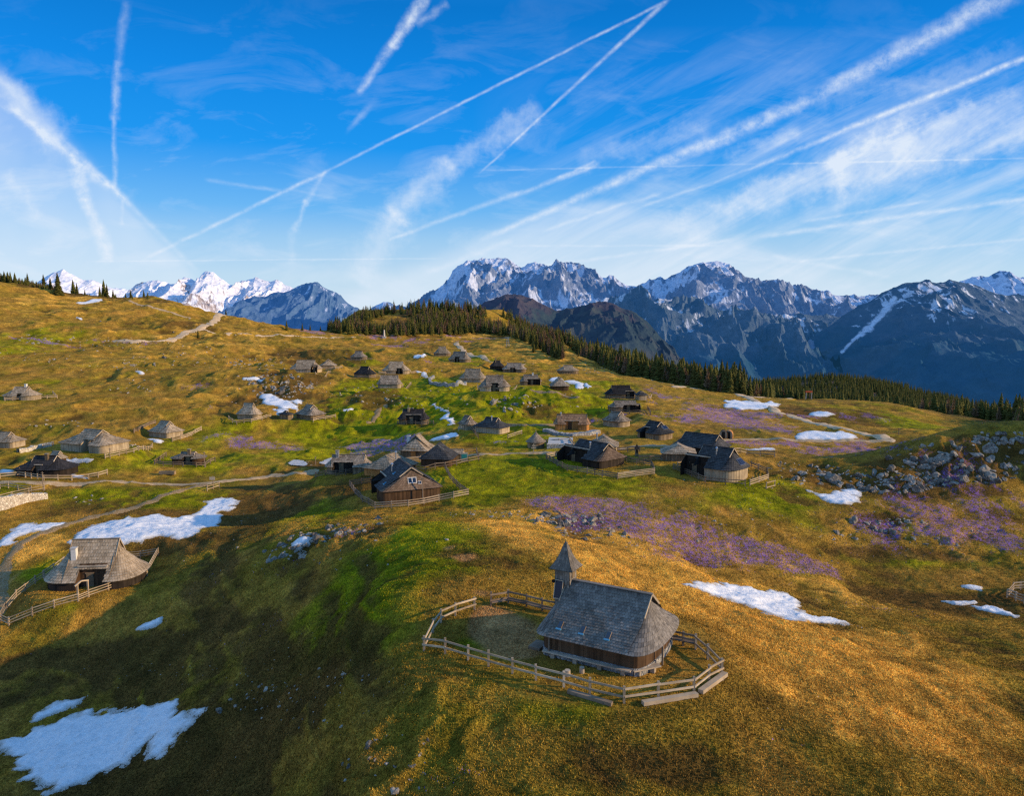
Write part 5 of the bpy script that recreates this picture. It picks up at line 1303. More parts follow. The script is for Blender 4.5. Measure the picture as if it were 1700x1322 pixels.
for me in RM: me.polygons.foreach_set('use_smooth', [False] * len(me.polygons))
if SV: tag(np_mesh('loose_rocks', np.concatenate(SV), np.concatenate(SF), M['rock'], False), 'small loose limestone rocks strewn over the slopes', 'rocks', kind='stuff')

# ------------------------------------------------------------------ trees
def spruce_arr(seed, tiers, per, dens=1.0, droop=.35, width=.2):
    """unit-height conifer as small branch faces"""
    rg = np.random.default_rng(seed); V = []; F_ = []; S_ = []
    for t in range(tiers):
        f = t / (tiers - 1); z = .1 + .9 * f ** .95
        R0 = width * (1 - f) ** .85 * rg.uniform(.82, 1.15) + .012
        n_ = max(3, int(per * (1 - .6 * f)))
        for k_ in range(n_):
            a = 2 * math.pi * (k_ + rg.random()) / n_; r_ = R0 * rg.uniform(.6, 1.15); w = r_ * rg.uniform(.30, .5) + .008
            ca, sa = math.cos(a), math.sin(a); zt = z + rg.uniform(-.012, .012); zd = zt - r_ * droop - rg.uniform(0, .02)
            b0 = len(V)
            V += [(0.01*ca, 0.01*sa, zt + .035), (ca*r_*.6 - sa*w, sa*r_*.6 + ca*w, zd + .015), (ca*r_, sa*r_, zd - .012), (ca*r_*.6 + sa*w, sa*r_*.6 - ca*w, zd + .01)]
            F_ += [(b0, b0+1, b0+2), (b0, b0+2, b0+3)]; s_ = rg.random(); S_ += [s_, s_]
    b0 = len(V); V += [(-.012,0,.96),(.012,0,.96),(0,0,1.04)]; F_.append((b0,b0+1,b0+2)); S_.append(.5)
    return np.array(V), np.array(F_), np.array(S_)
def larch_arr(seed, tiers, per):
    rg = np.random.default_rng(seed); V = []; F_ = []; S_ = []
    for t in range(tiers):
        f = t / (tiers - 1); z = .12 + .86 * f; R0 = .2 * (1 - f) ** .8 + .02
        for k_ in range(per):
            a = rg.uniform(0, 6.28); r_ = R0 * rg.uniform(.5, 1.15); ca, sa = math.cos(a), math.sin(a); w = .012
            for m_ in range(3):
                q = rg.uniform(.4, 1); zz = z + r_ * q * .35; b0 = len(V); a2 = a + rg.uniform(-.35, .35)
                V += [(0,0,z), (math.cos(a2)*r_*q - sa*w, math.sin(a2)*r_*q + ca*w, zz), (math.cos(a2)*r_*q*1.05, math.sin(a2)*r_*q*1.05, zz + .035)]
                F_.append((b0,b0+1,b0+2)); S_.append(rg.random())
    return np.array(V), np.array(F_), np.array(S_)
SPR = [spruce_arr(i, 24, 13, droop=random.uniform(.25,.45), width=random.uniform(.17,.28)) for i in range(7)]
LAR = [larch_arr(40 + i, 22, 8) for i in range(3)]
LOW = [spruce_arr(80 + i, 11, 8, width=random.uniform(.18,.27)) for i in range(4)]
def tree_mesh(arr, mat, nm):
    V, F_, S_ = arr; o = np_mesh(nm, V, F_, M[mat], False, fattrs={'shade': S_}); me = o.data; bpy.data.objects.remove(o); return me
SPM = [tree_mesh(a, 'spruce', 'crown') for a in SPR]; LAM = [tree_mesh(a, 'larch', 'crown') for a in LAR]
mb = MB(); mb.tube((0,0,-.12),(0,0,.9),.018,.004,7,.5); tr = mb.build('trunk', M['bark']); TRM = tr.data; bpy.data.objects.remove(tr)
TREES = []   # x,y,z,h,kind,label,row
def crest_at(px): return float(np.interp((px - 850) / FPX / (Fv[1] ), crx, cry))
def addtree(x, y, h_, kind, lb, pri=0): TREES.append((x, y, float(G(x, y)), h_, kind, lb, pri))
LF = 'dark green spruce in the forest edge beyond the right meadow'; LL = 'bare brown larch in the forest edge beyond the right meadow'
def P_dir(px): return (px - 850) / FPX
for px in np.arange(905, 1790, 1.0):
    cp = 1700 if px > 1700 else px
    t = P_dir(px) ; cr = float(np.interp(t, crx, cry))
    n_ = 7 if px < 1500 else 5
    for k_ in range(n_):
        u = random.random(); Y = cr + 5 + 150 * u ** 1.5
        tx = t * .994 + random.uniform(-.6, .6) / FPX
        dens_ok = not (px < 960 and Y < cr + 12)
        if px > 1240 and px < 1640 and u < .25 and random.random() < .85: continue
        if not dens_ok: continue
        x = tx * Y
        lar = random.random() < (.42 if u < .2 else .12)
        hh = random.uniform(6, 12) if not lar else random.uniform(5, 9)
        if px > 1240: hh *= .8
        if 1290 < px < 1700 and Y < cr + 45 + (px - 1290) * .02: continue
        hh *= random.uniform(.7, 1.15)
        addtree(x, Y, hh, 'L' if lar else 'S', LL if lar else LF, -u)
# wooded hill in the middle
HF = 'spruce on the wooded hill in the middle of the skyline'; HL = 'bare larch on the wooded hill in the middle of the skyline'
cnt = 0
for _ in range(5200):
    px = random.uniform(545, 935); py = random.uniform(505, 600)
    top = np.interp(px, [545,600,640,700,760,850,935], [544,528,520,508,512,532,560])
    bot = np.interp(px, [545,575,620,640,700,760,800,860,900,935], [552,556,556,558,557,556,553,562,585,600])
    if py < top - 2 or py > bot: continue
    p_ = P(px, py)
    nz = float(fbm(np.array(p_[0] / 40), np.array(p_[1] / 40), 3, 77))
    if 640 < px < 850 and top + 4 < py < top + 18 and random.random() < .6: continue
    if nz < .46 and not (py > bot - 14 and px > 640): continue
    lar = random.random() < .22
    addtree(p_[0], p_[1], random.uniform(4.5, 8.5), 'L' if lar else 'S', HL if lar else HF, (py - 560) / 60); cnt += 1
    if cnt > 1500: break
# upper left wooded skyline
for _ in range(1300):
    px = random.uniform(-40, 250); t = P_dir(px); cr = float(np.interp(t, crx, cry)); Y = cr + random.uniform(-6, 45)
    if px > 100 and random.random() < .96: continue
    addtree(t * .994 * Y, Y, random.uniform(2.2, 4.2) if px > 30 else random.uniform(3, 7), 'L' if random.random() < .2 else 'S', 'low spruce in the wood at the upper left skyline', -.4)
for px, py, hp in [(46,470,18),(97,489,34),(73,478,22),(84,480,18),(122,487,22),(128,489,18),(141,490,9),(173,492,26),(178,493,20),(166,493,16),(188,493,12),(217,492,12),(329,561,12),(375,517,10),(476,548,15),(502,549,12),(515,549,10),(545,549,16),(557,548,14),(532,549,8),(918,588,16),(932,594,14),(886,585,18),(960,592,10)]:
    p_ = P(px, py); addtree(p_[0], p_[1], hp * mpp(p_) * 1.05, 'S', {329:'lone little spruce beside the gravel road on the hill',375:'lone small spruce on the skyline at the top of the gravel road',97:'tallest spruce on the upper left skyline',217:'lone spruce on the skyline left of the snowy peaks'}.get(px, 'single spruce standing on the open skyline meadow'), 5)
# pick the 290 most prominent (tall, near, front row) as individuals
order = sorted(range(len(TREES)), key=lambda i: -(TREES[i][6] * 1.0 + TREES[i][3] / TREES[i][1] * 12))
ind = set(order[:290])
TV, TF, TS = {'S': [], 'L': []}, {'S': [], 'L': []}, {'S': [], 'L': []}; TN = {'S': 0, 'L': 0}
for i, (x, y, z, h_, kd, lb, pri) in enumerate(TREES):
    if i in ind:
        root = empty('spruce_tree' if kd == 'S' else 'larch_tree', (x, y, z), random.uniform(0, 6.28)); tag(root, lb, 'tree', 'trees: ' + lb)
        for nm, me in (('crown', random.choice(SPM if kd == 'S' else LAM)), ('trunk', TRM)):
            o = bpy.data.objects.new(nm, me); COL.objects.link(o); o.parent = root; o.scale = (h_ * random.uniform(.9, 1.15),) * 2 + (h_,)
    else:
        arr = random.choice(LOW if y > 480 else SPR[:4]) if kd == 'S' else random.choice(LAR)
        a = random.uniform(0, 6.28); ca, sa = math.cos(a), math.sin(a); V = arr[0] * h_ * np.array([1.05, 1.05, 1])
        V = np.stack([V[:, 0]*ca - V[:, 1]*sa + x, V[:, 0]*sa + V[:, 1]*ca + y, V[:, 2] + z], -1)
        TV[kd].append(V); TF[kd].append(arr[1] + TN[kd]); TS[kd].append(np.clip(arr[2] * .7 + random.random() * .5 - .1, 0, 1)); TN[kd] += len(V)
for kd, nm, mt, lb in (('S', 'spruce_forest', 'spruce', 'dense spruce forest falling away behind the meadow crest'), ('L', 'larch_forest', 'larch', 'bare larches mixed into the forest behind the meadow crest')):
    tag(np_mesh(nm, np.concatenate(TV[kd]), np.concatenate(TF[kd]), M[mt], False, fattrs={'shade': np.concatenate(TS[kd])}), lb, 'forest', kind='stuff')
print('TREES', len(TREES), 'ROCKS', len(ROCKS))
# ------------------------------------------------------------------ ground cover: grass tufts and crocuses near the camera
def scatter(name, n_, y0, y1, prob, mat, hs, label, cat, seed, blades=3, colour=None):
    rg = np.random.default_rng(seed)
    y = np.exp(rg.uniform(math.log(y0), math.log(y1), n_)); x = rg.uniform(-.74, .74, n_) * y
    k_ = rg.random(n_) < prob(x, y); x, y = x[k_], y[k_]; z = G(x, y); m_ = len(x)
    V = []; 
    for b in range(blades):
        a = rg.uniform(0, 6.28, m_); h_ = hs * rg.uniform(.5, 1.3, m_); w = h_ * rg.uniform(.3, .6, m_); ln = h_ * rg.uniform(-.5, .5, m_)
        ox, oy = rg.normal(0, hs * .5, m_), rg.normal(0, hs * .5, m_)
        p0 = np.stack([x + ox - np.cos(a) * w, y + oy - np.sin(a) * w, z - .03], -1); p1 = np.stack([x + ox + np.cos(a) * w, y + oy + np.sin(a) * w, z - .03], -1)
        p2 = np.stack([x + ox + np.sin(a) * ln, y + oy - np.cos(a) * ln, z + h_], -1)
        V.append(np.stack([p0, p1, p2], 1))
    V = np.concatenate(V, 0).reshape(-1, 3); F_ = np.arange(len(V)).reshape(-1, 3)
    c_ = bil(GCOL, np.tile(x, blades), np.tile(y, blades)); c_ = np.repeat(c_, 3, 0)
    c_ = np.concatenate([np.clip(c_, 0, 1), np.ones((len(c_), 1))], -1)
    return tag(np_mesh(name, V, F_, mat, False, {'gcol': ('FLOAT_COLOR', c_)}, {'shade': rg.random(len(F_))}), label, cat, kind='stuff')
def grassm():
    m, t, b = new_mat('dry_grass_blades'); col = t.attr('gcol', 'Color'); sh = t.attr('shade')
    c = t.mix(sh, t.mix(1.0, col, (.55, .53, .48), 'MULTIPLY'), t.mix(1.0, col, (1.38, 1.33, 1.25), 'MULTIPLY'))
    t.l.new(c, b.inputs['Base Color']); return m
def crocm():
    m, t, b = new_mat('crocus_petals'); c = t.mix(t.attr('shade'), (.22, .10, .48), (.55, .36, .82)); t.l.new(c, b.inputs['Base Color']); return m
inpad = lambda x, y: np.hypot(x - CH['x'] + 1, y - CH['y']) > 9
scatter('grass_tufts', 430000, 32, 135, lambda x, y: np.where(inpad(x, y), .95, .25), grassm(), .085, 'short tufted alpine grass on the near slopes', 'grass', 5)
scatter('crocus_flowers', 260000, 32, 150, lambda x, y: np.clip(bil(GPUR, x, y) * .75 - .08, 0, 1) * (fbm(x / 1.2, y / 1.2, 3, 55) > .48), crocm(), .085, 'purple crocuses flowering in the grass', 'flowers', 6, blades=1)

# ------------------------------------------------------------------ mountains
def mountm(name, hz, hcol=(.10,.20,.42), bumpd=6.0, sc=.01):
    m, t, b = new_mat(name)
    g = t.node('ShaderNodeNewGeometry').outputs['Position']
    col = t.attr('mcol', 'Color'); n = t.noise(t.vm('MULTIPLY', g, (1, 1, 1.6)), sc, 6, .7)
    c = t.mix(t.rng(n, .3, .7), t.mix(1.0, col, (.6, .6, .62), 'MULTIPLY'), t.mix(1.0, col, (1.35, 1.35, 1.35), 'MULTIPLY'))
    c = t.mix(hz, c, hcol)  # aerial haze painted into the slope colour
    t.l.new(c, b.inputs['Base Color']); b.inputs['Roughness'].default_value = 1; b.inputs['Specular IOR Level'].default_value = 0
    b.inputs['Emission Color'].default_value = (*hcol, 1); b.inputs['Emission Strength'].default_value = hz * .5  # faint glow added for the same haze; the slopes are no light source
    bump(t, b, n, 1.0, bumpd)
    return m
def mountain(name, prof, D, Wd, zb, amp, wl, snow, rock, forest, hz, seed, gully=None, cols=900, rows=260, q=1.0, jag=1.0, fl=None, hcol=(.10,.20,.42), snow_dens=.5, streak=3.0):
    """prof: photo silhouette; D crest distance; Wd width of the slope towards the viewer; zb valley level"""
    prof = np.array(prof, float); px = np.linspace(prof[0, 0], prof[-1, 0], cols)
    py = np.interp(px, prof[:, 0], prof[:, 1])
    Z0 = np.array([at(a, b, D)[2] for a, b in zip(px, py)]); T = np.array([at(a, b, 1.0)[0] for a, b in zip(px, py)])
    s = np.concatenate([np.linspace(-.35, 0, 14)[:-1], np.linspace(0, 1, rows) ** 1.15]); SS = np.repeat(s[:, None], cols, 1)
    TT = np.repeat(T[None], len(s), 0); ZZ = np.repeat(Z0[None], len(s), 0)
    Y = D - SS * Wd; X = TT * (D + (Y - D) * .6)
    u = X / wl; v = Y / wl
    wu = u + .8 * (fbm(u * .6, v * .6, 3, seed) - .5); wv = v / streak + .5 * (fbm(u * .6 + 8, v * .6, 3, seed + 1) - .5)
    rg1 = ridged(wu, wv, 6, seed + 2, .55); rg2 = ridged(wu * 3.1, wv * 4.0, 5, seed + 3, .6)
    sc_ = np.clip(SS, 0, 1)
    env = amp * (sstep(0, .28, sc_) * .9 + .10) * (1 - .5 * sc_)
    z = zb + (ZZ - zb) * (1 - sc_) ** q + (rg1 - .42) * env + (rg2 - .4) * amp * .22 * jag * (.35 + sstep(0, .1, sc_))
    z += (ridged(u * 5, v * 5, 5, seed + 9) - .45) * amp * .10 * jag
    z = np.where(SS < 0, z - (-SS) * Wd * 1.1, z)
    # colour
    alt = (z - zb) / (ZZ.max() - zb + 1)
    gul = 1 - sstep(.25, .62, rg1 * .6 + rg2 * .55)
    gy, gx = np.gradient(z); 
    n1 = fbm(u * 16, v * 7, 5, seed + 5, .7); n2 = fbm(u * 2.2, v * 2.2, 3, seed + 6)
    sn = sstep(.46, .56, alt * snow[1] - snow[0] + gul * .35 + (n1 - .5) * 1.1 + (n2 - .5) * .6 + snow_dens - .5)
    if gully:
        Pv = np.stack([X, Y, z - CAMZ], -1); dz = Pv @ Fv; qx = 850 + FPX * X / dz; qy = 661 - FPX * (Pv @ Uv) / dz
        for (gl, gw) in gully:
            sn = np.maximum(sn, sstep(gw, gw * .4, line_d(qx, qy, gl) + (n1 - .5) * gw * 2.2))
    fr = sstep(.4, .6, (fl if fl is not None else .45) + .5 - alt + (n1 - .5) * .35 + (n2 - .5) * .4) if fl is not None else np.zeros_like(alt)
    rockc = np.array(rock)[None, None] * (.35 + 1.3 * n1[..., None]); fc = np.array(forest)[None, None] * (.25 + 1.5 * n1[..., None]) + np.array([.035,.022,.010])[None, None] * sstep(.5, .7, n2)[..., None]
    c_ = rockc * (1 - fr[..., None]) + fc * fr[..., None]
    c_ = c_ * (1 - sn[..., None]) + np.array([.88, .88, .92])[None, None] * sn[..., None]
    idx = np.arange(cols * len(s)).reshape(len(s), cols); F_ = np.stack([idx[:-1, :-1], idx[1:, :-1], idx[1:, 1:], idx[:-1, 1:]], -1).reshape(-1, 4)
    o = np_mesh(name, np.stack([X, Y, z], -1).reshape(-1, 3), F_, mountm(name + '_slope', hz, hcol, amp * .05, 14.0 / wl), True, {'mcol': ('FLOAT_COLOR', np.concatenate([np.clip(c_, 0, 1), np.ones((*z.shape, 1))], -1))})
    o['kind'] = 'structure'
    return o
RK = (.27,.25,.24)
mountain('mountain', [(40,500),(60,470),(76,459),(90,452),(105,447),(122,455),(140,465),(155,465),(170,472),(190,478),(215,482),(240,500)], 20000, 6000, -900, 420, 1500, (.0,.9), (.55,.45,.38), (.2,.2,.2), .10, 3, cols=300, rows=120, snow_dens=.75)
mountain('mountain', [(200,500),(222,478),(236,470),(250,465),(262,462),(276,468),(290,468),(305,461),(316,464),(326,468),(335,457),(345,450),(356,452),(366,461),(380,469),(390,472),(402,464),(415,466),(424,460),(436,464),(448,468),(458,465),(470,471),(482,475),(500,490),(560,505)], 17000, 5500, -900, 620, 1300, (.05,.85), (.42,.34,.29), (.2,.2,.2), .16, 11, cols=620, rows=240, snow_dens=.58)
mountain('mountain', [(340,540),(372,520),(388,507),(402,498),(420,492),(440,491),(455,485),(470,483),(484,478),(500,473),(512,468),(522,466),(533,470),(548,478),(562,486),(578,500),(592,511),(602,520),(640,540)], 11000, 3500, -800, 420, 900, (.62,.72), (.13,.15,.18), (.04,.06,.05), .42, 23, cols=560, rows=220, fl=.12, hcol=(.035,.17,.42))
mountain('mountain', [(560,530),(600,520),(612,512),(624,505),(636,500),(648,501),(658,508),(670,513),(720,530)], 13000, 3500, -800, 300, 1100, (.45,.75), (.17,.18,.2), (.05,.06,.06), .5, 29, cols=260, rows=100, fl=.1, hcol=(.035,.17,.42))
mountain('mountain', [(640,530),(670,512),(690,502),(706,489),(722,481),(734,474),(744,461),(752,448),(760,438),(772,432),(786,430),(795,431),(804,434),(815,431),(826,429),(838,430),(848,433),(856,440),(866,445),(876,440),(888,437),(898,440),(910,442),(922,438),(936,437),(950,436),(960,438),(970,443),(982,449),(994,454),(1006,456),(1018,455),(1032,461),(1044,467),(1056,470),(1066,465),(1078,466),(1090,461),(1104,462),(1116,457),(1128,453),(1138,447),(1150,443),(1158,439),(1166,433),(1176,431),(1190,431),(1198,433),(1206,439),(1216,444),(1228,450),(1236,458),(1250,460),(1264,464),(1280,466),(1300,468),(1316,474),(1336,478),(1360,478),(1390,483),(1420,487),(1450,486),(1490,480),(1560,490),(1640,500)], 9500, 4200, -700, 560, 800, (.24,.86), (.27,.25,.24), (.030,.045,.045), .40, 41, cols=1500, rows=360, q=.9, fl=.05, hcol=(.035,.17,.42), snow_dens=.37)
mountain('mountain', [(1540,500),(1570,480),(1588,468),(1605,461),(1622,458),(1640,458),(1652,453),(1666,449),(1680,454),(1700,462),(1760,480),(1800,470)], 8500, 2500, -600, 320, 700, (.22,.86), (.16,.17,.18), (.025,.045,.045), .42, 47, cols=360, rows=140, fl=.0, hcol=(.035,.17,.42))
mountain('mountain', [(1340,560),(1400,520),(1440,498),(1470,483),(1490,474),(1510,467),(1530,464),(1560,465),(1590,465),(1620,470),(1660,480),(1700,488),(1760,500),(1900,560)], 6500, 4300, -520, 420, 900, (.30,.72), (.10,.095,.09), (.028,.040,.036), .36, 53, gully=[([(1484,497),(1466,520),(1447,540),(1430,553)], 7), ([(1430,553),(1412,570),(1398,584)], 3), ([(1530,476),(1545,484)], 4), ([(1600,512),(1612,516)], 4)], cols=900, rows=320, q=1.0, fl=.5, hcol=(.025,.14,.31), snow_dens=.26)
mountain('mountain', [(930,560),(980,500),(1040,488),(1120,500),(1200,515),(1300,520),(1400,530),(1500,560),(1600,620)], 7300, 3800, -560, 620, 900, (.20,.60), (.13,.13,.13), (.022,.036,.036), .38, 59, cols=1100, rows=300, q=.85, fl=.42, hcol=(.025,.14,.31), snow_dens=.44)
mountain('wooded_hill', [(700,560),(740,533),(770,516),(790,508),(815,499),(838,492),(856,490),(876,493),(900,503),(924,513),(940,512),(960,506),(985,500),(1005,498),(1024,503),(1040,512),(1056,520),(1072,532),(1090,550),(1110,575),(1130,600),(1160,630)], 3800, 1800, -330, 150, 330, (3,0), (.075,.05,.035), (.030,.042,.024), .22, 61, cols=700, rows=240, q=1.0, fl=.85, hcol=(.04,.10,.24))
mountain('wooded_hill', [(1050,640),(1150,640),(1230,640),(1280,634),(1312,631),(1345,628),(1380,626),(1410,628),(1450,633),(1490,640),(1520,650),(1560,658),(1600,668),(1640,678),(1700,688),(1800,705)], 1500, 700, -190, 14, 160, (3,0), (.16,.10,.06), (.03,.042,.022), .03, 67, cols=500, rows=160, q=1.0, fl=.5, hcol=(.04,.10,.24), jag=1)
# wood on the near hill at right
rg = np.random.default_rng(99); TVs, TFs, TSs, nb = [], [], [], 0
for _ in range(6500):
    px = rg.uniform(1230, 1800); u = rg.random() ** 1.3
    pr = [(1230,640),(1280,634),(1312,631),(1345,628),(1380,626),(1410,628),(1450,633),(1490,640),(1520,650),(1560,658),(1600,668),(1640,678),(1700,688),(1800,705)]
    py = np.interp(px, [a for a, b in pr], [b for a, b in pr]); A_ = at(px, py, 1500); Y = 1500 - u * 420; x = at(px, py, 1.0)[0] * (1500 + (Y - 1500) * .6)
    z = -190 + (A_[2] + 190) * (1 - u * 420 / 700) - 3
    h_ = rg.uniform(10, 17); arr = LOW[rg.integers(0, 4)]; V = arr[0] * h_ + np.array([x, Y, z])
    TVs.append(V); TFs.append(arr[1] + nb); TSs.append(np.clip(arr[2] * .6 + rg.random() * .6 - .1, 0, 1)); nb += len(V)
tag(np_mesh('far_forest', np.concatenate(TVs), np.concatenate(TFs), M['spruce'], False, fattrs={'shade': np.concatenate(TSs)}), 'dark wood covering the far rounded hill at right', 'forest', kind='stuff')
# valley floor out to the horizon
gx = np.linspace(-60000, 60000, 60); gyv = np.linspace(900, 70000, 60); X, Y_ = np.meshgrid(gx, gyv)
idx = np.arange(3600).reshape(60, 60); F_ = np.stack([idx[:-1, :-1], idx[:-1, 1:], idx[1:, 1:], idx[1:, :-1]], -1).reshape(-1, 4)
cc = np.ones((3600, 4)) * np.array([.06, .09, .07, 1])
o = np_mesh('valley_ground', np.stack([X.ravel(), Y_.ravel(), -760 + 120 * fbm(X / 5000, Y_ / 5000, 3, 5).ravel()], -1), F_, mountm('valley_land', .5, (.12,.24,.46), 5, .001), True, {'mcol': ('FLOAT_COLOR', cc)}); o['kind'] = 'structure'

# ------------------------------------------------------------------ sky, sun, camera
SUN_AZ = math.radians(-8); SUN_EL = math.radians(17)     # direction towards the sun, measured from +X
sd_ = Vector((math.cos(SUN_AZ) * math.cos(SUN_EL), math.sin(SUN_AZ) * math.cos(SUN_EL), math.sin(SUN_EL)))
sun = bpy.data.lights.new('sun', 'SUN'); sun.energy = 5.0; sun.angle = math.radians(.5); sun.color = (1.0, .74, .44)
so = bpy.data.objects.new('sun', sun); COL.objects.link(so); so.rotation_euler = sd_.to_track_quat('Z', 'Y').to_euler()
world = bpy.data.worlds.new('World'); scene.world = world; world.use_nodes = True
t = NT(world.node_tree)
out = t.node('ShaderNodeOutputWorld'); bg = t.node('ShaderNodeBackground'); t.l.new(bg.outputs[0], out.inputs[0]); bg.inputs['Strength'].default_value = .12
sk = t.node('ShaderNodeTexSky'); sk.sky_type = 'NISHITA'; sk.sun_disc = False; sk.sun_elevation = SUN_EL
sk.sun_rotation = math.radians(90) - SUN_AZ; sk.altitude = 1600; sk.air_density = 1.0; sk.dust_density = .3; sk.ozone_density = 3.0
tc = t.node('ShaderNodeTexCoord').outputs['Generated']
sep = t.node('ShaderNodeSeparateXYZ'); t.l.new(tc, sep.inputs[0])
ay = t.m('MAXIMUM', t.m('ABSOLUTE', sep.outputs[1]), .08)
gx_ = t.m('DIVIDE', sep.outputs[0], ay); gz_ = t.m('DIVIDE', sep.outputs[2], ay)
cmb = t.node('ShaderNodeCombineXYZ'); t.l.new(gx_, cmb.inputs[0]); t.l.new(gz_, cmb.inputs[1]); gp = cmb.outputs[0]
# gentle waviness of the trails
w1 = t.m('SUBTRACT', t.noise(gp, 9, 3, .6), .5); w2 = t.m('SUBTRACT', t.noise(gp, 34, 4, .65), .5)
brk = t.noise(gp, 42, 5, .7); brk2 = t.noise(gp, 7, 3, .6)
tex = t.rng(brk, .30, .70, .12, 1.25); tex2 = t.rng(brk2, .3, .65, .35, 1.15)
# long streaked cirrus drawn out along the wind
ca3, sa3 = math.cos(math.radians(27)), math.sin(math.radians(27))
uu = t.m('MULTIPLY_ADD', gx_, ca3, t.m('MULTIPLY', gz_, sa3)); vv = t.m('MULTIPLY_ADD', gx_, -sa3, t.m('MULTIPLY', gz_, ca3))
cm = t.node('ShaderNodeCombineXYZ'); t.l.new(t.m('MULTIPLY', uu, 2.2), cm.inputs[0]); t.l.new(t.m('MULTIPLY', vv, 15), cm.inputs[1])
str_ = t.noise(cm.outputs[0], 1.3, 7, .62, dist=.5)
def g2(px, py):
    d = ray(px, py); return d[0] / d[1], d[2] / d[1]
acc = None
def add(v):
    global acc
    acc = v if acc is None else t.m('ADD', acc, v)
def trail(x0, y0, x1, y1, w, st, wb=1.0, ww=None, f0=.06, f1=.06, soft=True):
    a = g2(x0, y0); b = g2(x1, y1); L = math.hypot(b[0] - a[0], b[1] - a[1]); ux, uy = (b[0] - a[0]) / L, (b[1] - a[1]) / L
    # along = (gx-a0)*ux + (gz-a1)*uy
    al = t.m('MULTIPLY_ADD', gx_, ux, t.m('MULTIPLY_ADD', gz_, uy, -(a[0] * ux + a[1] * uy)))
    pe = t.m('MULTIPLY_ADD', gx_, -uy, t.m('MULTIPLY_ADD', gz_, ux, (a[0] * uy - a[1] * ux)))
    W = w / FPX; W2 = (ww or w) / FPX
    pe = t.m('MULTIPLY_ADD', w1, (W * 1.6 + .004) * wb, t.m('MULTIPLY_ADD', w2, (W * 2.6 + .001) * wb, pe))
    pr = t.rng(t.m('ABSOLUTE', pe), t.m('MULTIPLY_ADD', al, (W2 - W) / L * 1.5, W * 1.7), -W * .3, 0, 1.05, True) if ww else t.rng(t.m('ABSOLUTE', pe), W * 1.7, -W * .3, 0, 1.05, True)
    en = t.m('MULTIPLY', t.rng(al, -L * f0 * .3, L * f0), t.rng(al, L * (1 + f1 * .3), L * (1 - f1)))
    v = t.m('MULTIPLY', t.m('MULTIPLY', pr, en), st)
    add(t.m('MULTIPLY', v, tex if w < 14 else (t.rng(str_, .3, .62, .45, 1.1) if w > 25 and y1 < y0 and x0 > 1000 else t.m('MULTIPLY', t.rng(brk, .25, .75, .5, 1.15), t.rng(brk2, .3, .65, .6, 1.1)))))
def half(x0, y0, x1, y1, soft):
    """1 on the right-hand (lower) side of the line going left to right"""
    a = g2(x0, y0); b = g2(x1, y1); L = math.hypot(b[0] - a[0], b[1] - a[1]); ux, uy = (b[0] - a[0]) / L, (b[1] - a[1]) / L
    pe = t.m('MULTIPLY_ADD', gx_, -uy, t.m('MULTIPLY_ADD', gz_, ux, (a[0] * uy - a[1] * ux)))
    pe = t.m('MULTIPLY_ADD', w1, .012, t.m('MULTIPLY_ADD', w2, .006, pe))
    return t.rng(pe, soft / FPX, -soft / FPX, 0, 1, True)
TR = [(240,430,545,282,5,.6,.5),(543,283,1112,-2,3.6,.55,.5),(798,286,1112,-4,2.6,.55,.4,4.5),(594,156,652,70,7,.55,1,10),(648,78,708,-10,10,.8,1),(690,40,745,5,9,.35,1),(578,218,622,168,5,.3,1,8,.4,.5),
      (194,100,190,200,8,.45,1),(190,195,191,312,6,.42,1),(215,0,197,110,9,.22,1),(203,330,203,375,5,.25),(-12,128,105,235,26,.5,1.2),(15,175,218,338,9,.55,.8),(100,225,330,452,7,.35,.5),
      (124,250,140,335,13,.55,1.2),(138,325,186,435,12,.6,1),(10,285,62,365,14,.25,1.4),(590,470,662,348,34,.62,1,26),(650,360,752,270,24,.68,1),(740,280,900,180,20,.45,1.5),
      (543,285,505,340,4,.35,1,7),(507,330,486,382,7,.45,1.2),(488,378,478,440,9,.25,1.5),(800,398,1170,238,6,.65,.6,11),(1150,250,1350,163,13,.75,.8),(1345,166,1690,-18,14,.75,.8,20),
      (1060,345,1275,270,4,.35,.8),(1262,274,1425,206,6,.6,.6),(1415,211,1715,92,7.5,.9,.5),(1100,382,1420,285,28,.62,1.2),(1370,300,1720,190,50,.55,1.2),(1180,345,1700,150,22,.25,1.5),(1350,180,1700,90,18,.22,2.0),
      (645,398,860,320,4,.45,.6,6),(850,325,995,273,6,.50,.8),(925,295,990,268,4,.45,1),(960,270,1180,215,22,.30,1.6),(1200,262,1330,218,14,.3,1.5),(1240,396,1720,328,6,.5,.5),(1330,368,1550,333,4,.35,.6),(150,434,730,429,2,.45,.3),(1290,272,1720,262,2.5,.35,.3),
      (800,283,1260,272,2.5,.25,.3),(850,408,1200,408,3,.3,.5),(880,445,1220,398,5,.4,.6),(1300,436,1720,395,4,.4,.4),(1280,425,1480,460,6,.35,.8),(340,298,480,318,5,.25,.8),(470,312,560,330,4,.2,.8),(900,383,1100,320,5,.3,1),(700,455,850,400,7,.3,1)]
for q in TR:
    q = list(q); q[4] *= .64 if q[4] < 8 else .8
    if len(q) > 7 and q[7]: q[7] *= .85
    trail(*q)
veil = t.m('MULTIPLY', half(-20,90,105,220,18), half(100,212,330,455,20))
veil = t.m('MULTIPLY', t.m('MULTIPLY', veil, t.rng(gx_, g2(345,300)[0], g2(300,300)[0])), t.rng(brk2, .2, .7, .28, .55)); add(veil)
v2 = t.m('MULTIPLY', half(640,465,960,333,20), half(1035,335,1250,412,25)); v2 = t.m('MULTIPLY', v2, half(940,338,1060,333,9)); add(t.m('MULTIPLY', t.m('MULTIPLY', v2, t.rng(str_, .25, .6, .6, 1.1)), .50))
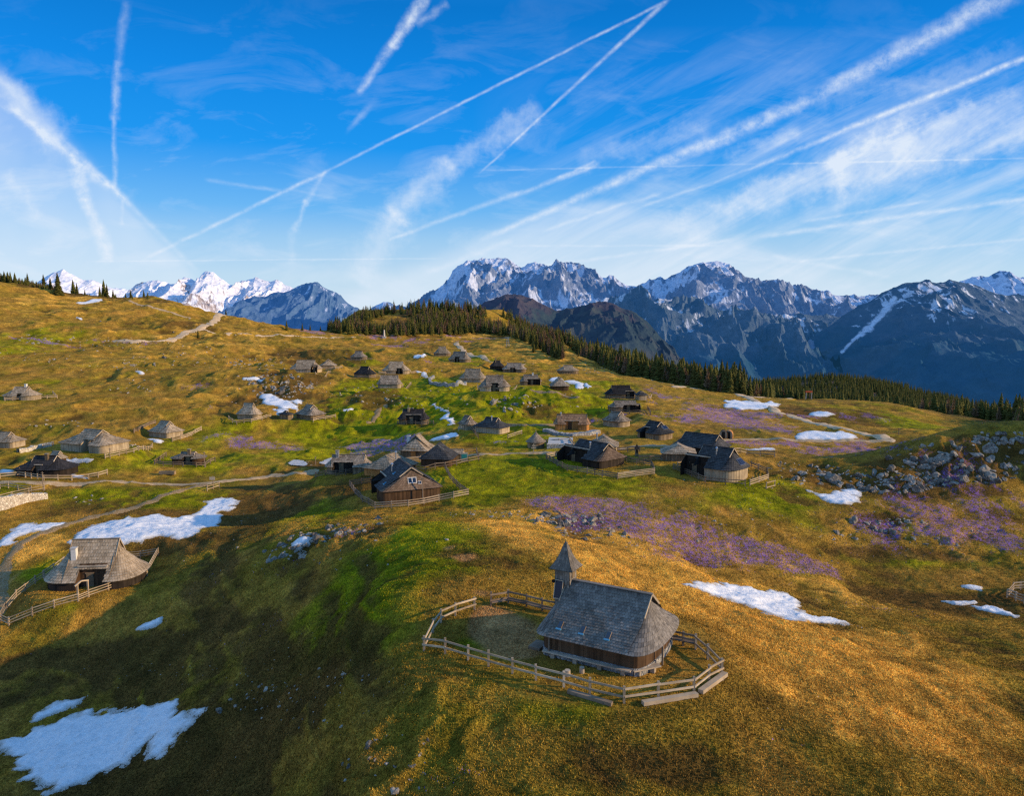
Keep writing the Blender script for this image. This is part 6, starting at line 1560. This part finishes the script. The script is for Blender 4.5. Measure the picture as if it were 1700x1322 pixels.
cir = t.noise(t.vm('MULTIPLY', gp, (2.2, 6.5, 1)), 3.2, 7, .62, dist=.6)
cir = t.m('MULTIPLY', t.rng(cir, .50, .78), t.rng(gz_, .42, .05)); add(t.m('MULTIPLY', cir, .5))
cov = t.m('MINIMUM', t.m('MULTIPLY', acc, .85), .9)
# saturate the clear sky, whiten the horizon
base_sky = t.mix(1.0, sk.outputs[0], (.25, .9, 1.5), 'MULTIPLY')
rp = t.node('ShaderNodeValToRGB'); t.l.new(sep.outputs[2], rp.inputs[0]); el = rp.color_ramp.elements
RAMP = [(0.0, (.62,.74,.86)), (.046, (.58,.735,.86)), (.0925, (.38,.63,.87)), (.13, (.165,.49,.90)), (.202, (.010,.315,.89)), (.28, (.002,.25,.80)), (.355, (.0,.185,.63)), (.5, (.03,.24,.70)), (.75, (.20,.44,.86)), (1.0, (.26,.50,.90))]  # unseen sky overhead made brighter to lift the ambient light
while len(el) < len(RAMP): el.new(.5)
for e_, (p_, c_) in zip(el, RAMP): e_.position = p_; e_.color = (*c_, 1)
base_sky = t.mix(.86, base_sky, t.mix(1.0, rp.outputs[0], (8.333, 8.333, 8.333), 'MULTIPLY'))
regR = t.m('MULTIPLY', t.rng(gx_, -.05, .35), t.m('MULTIPLY', t.rng(gz_, .36, .22), t.rng(gz_, .0, .06)))
cov = t.m('ADD', cov, t.m('MULTIPLY', t.m('MULTIPLY', t.rng(str_, .42, .75), regR), .62))
cov = t.m('MINIMUM', cov, .92)
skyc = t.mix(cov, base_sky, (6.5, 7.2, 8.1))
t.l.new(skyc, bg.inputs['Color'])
cam = bpy.data.cameras.new('camera'); co_ = bpy.data.objects.new('camera', cam); COL.objects.link(co_); scene.camera = co_
cam.sensor_fit = 'HORIZONTAL'; cam.sensor_width = 36; cam.lens = 36 * FPX / 1700; cam.clip_start = .5; cam.clip_end = 150000
co_.location = (0, 0, CAMZ); co_.rotation_euler = (math.radians(90) - PITCH, 0, 0)
scene.view_settings.view_transform = 'Standard'; scene.view_settings.look = 'None'; scene.view_settings.exposure = 0; scene.view_settings.gamma = 1
scene.cycles.max_bounces = 4; scene.cycles.diffuse_bounces = 2; scene.cycles.glossy_bounces = 2
scene.cycles.use_denoising = False
scene.cycles.filter_width = 1.3
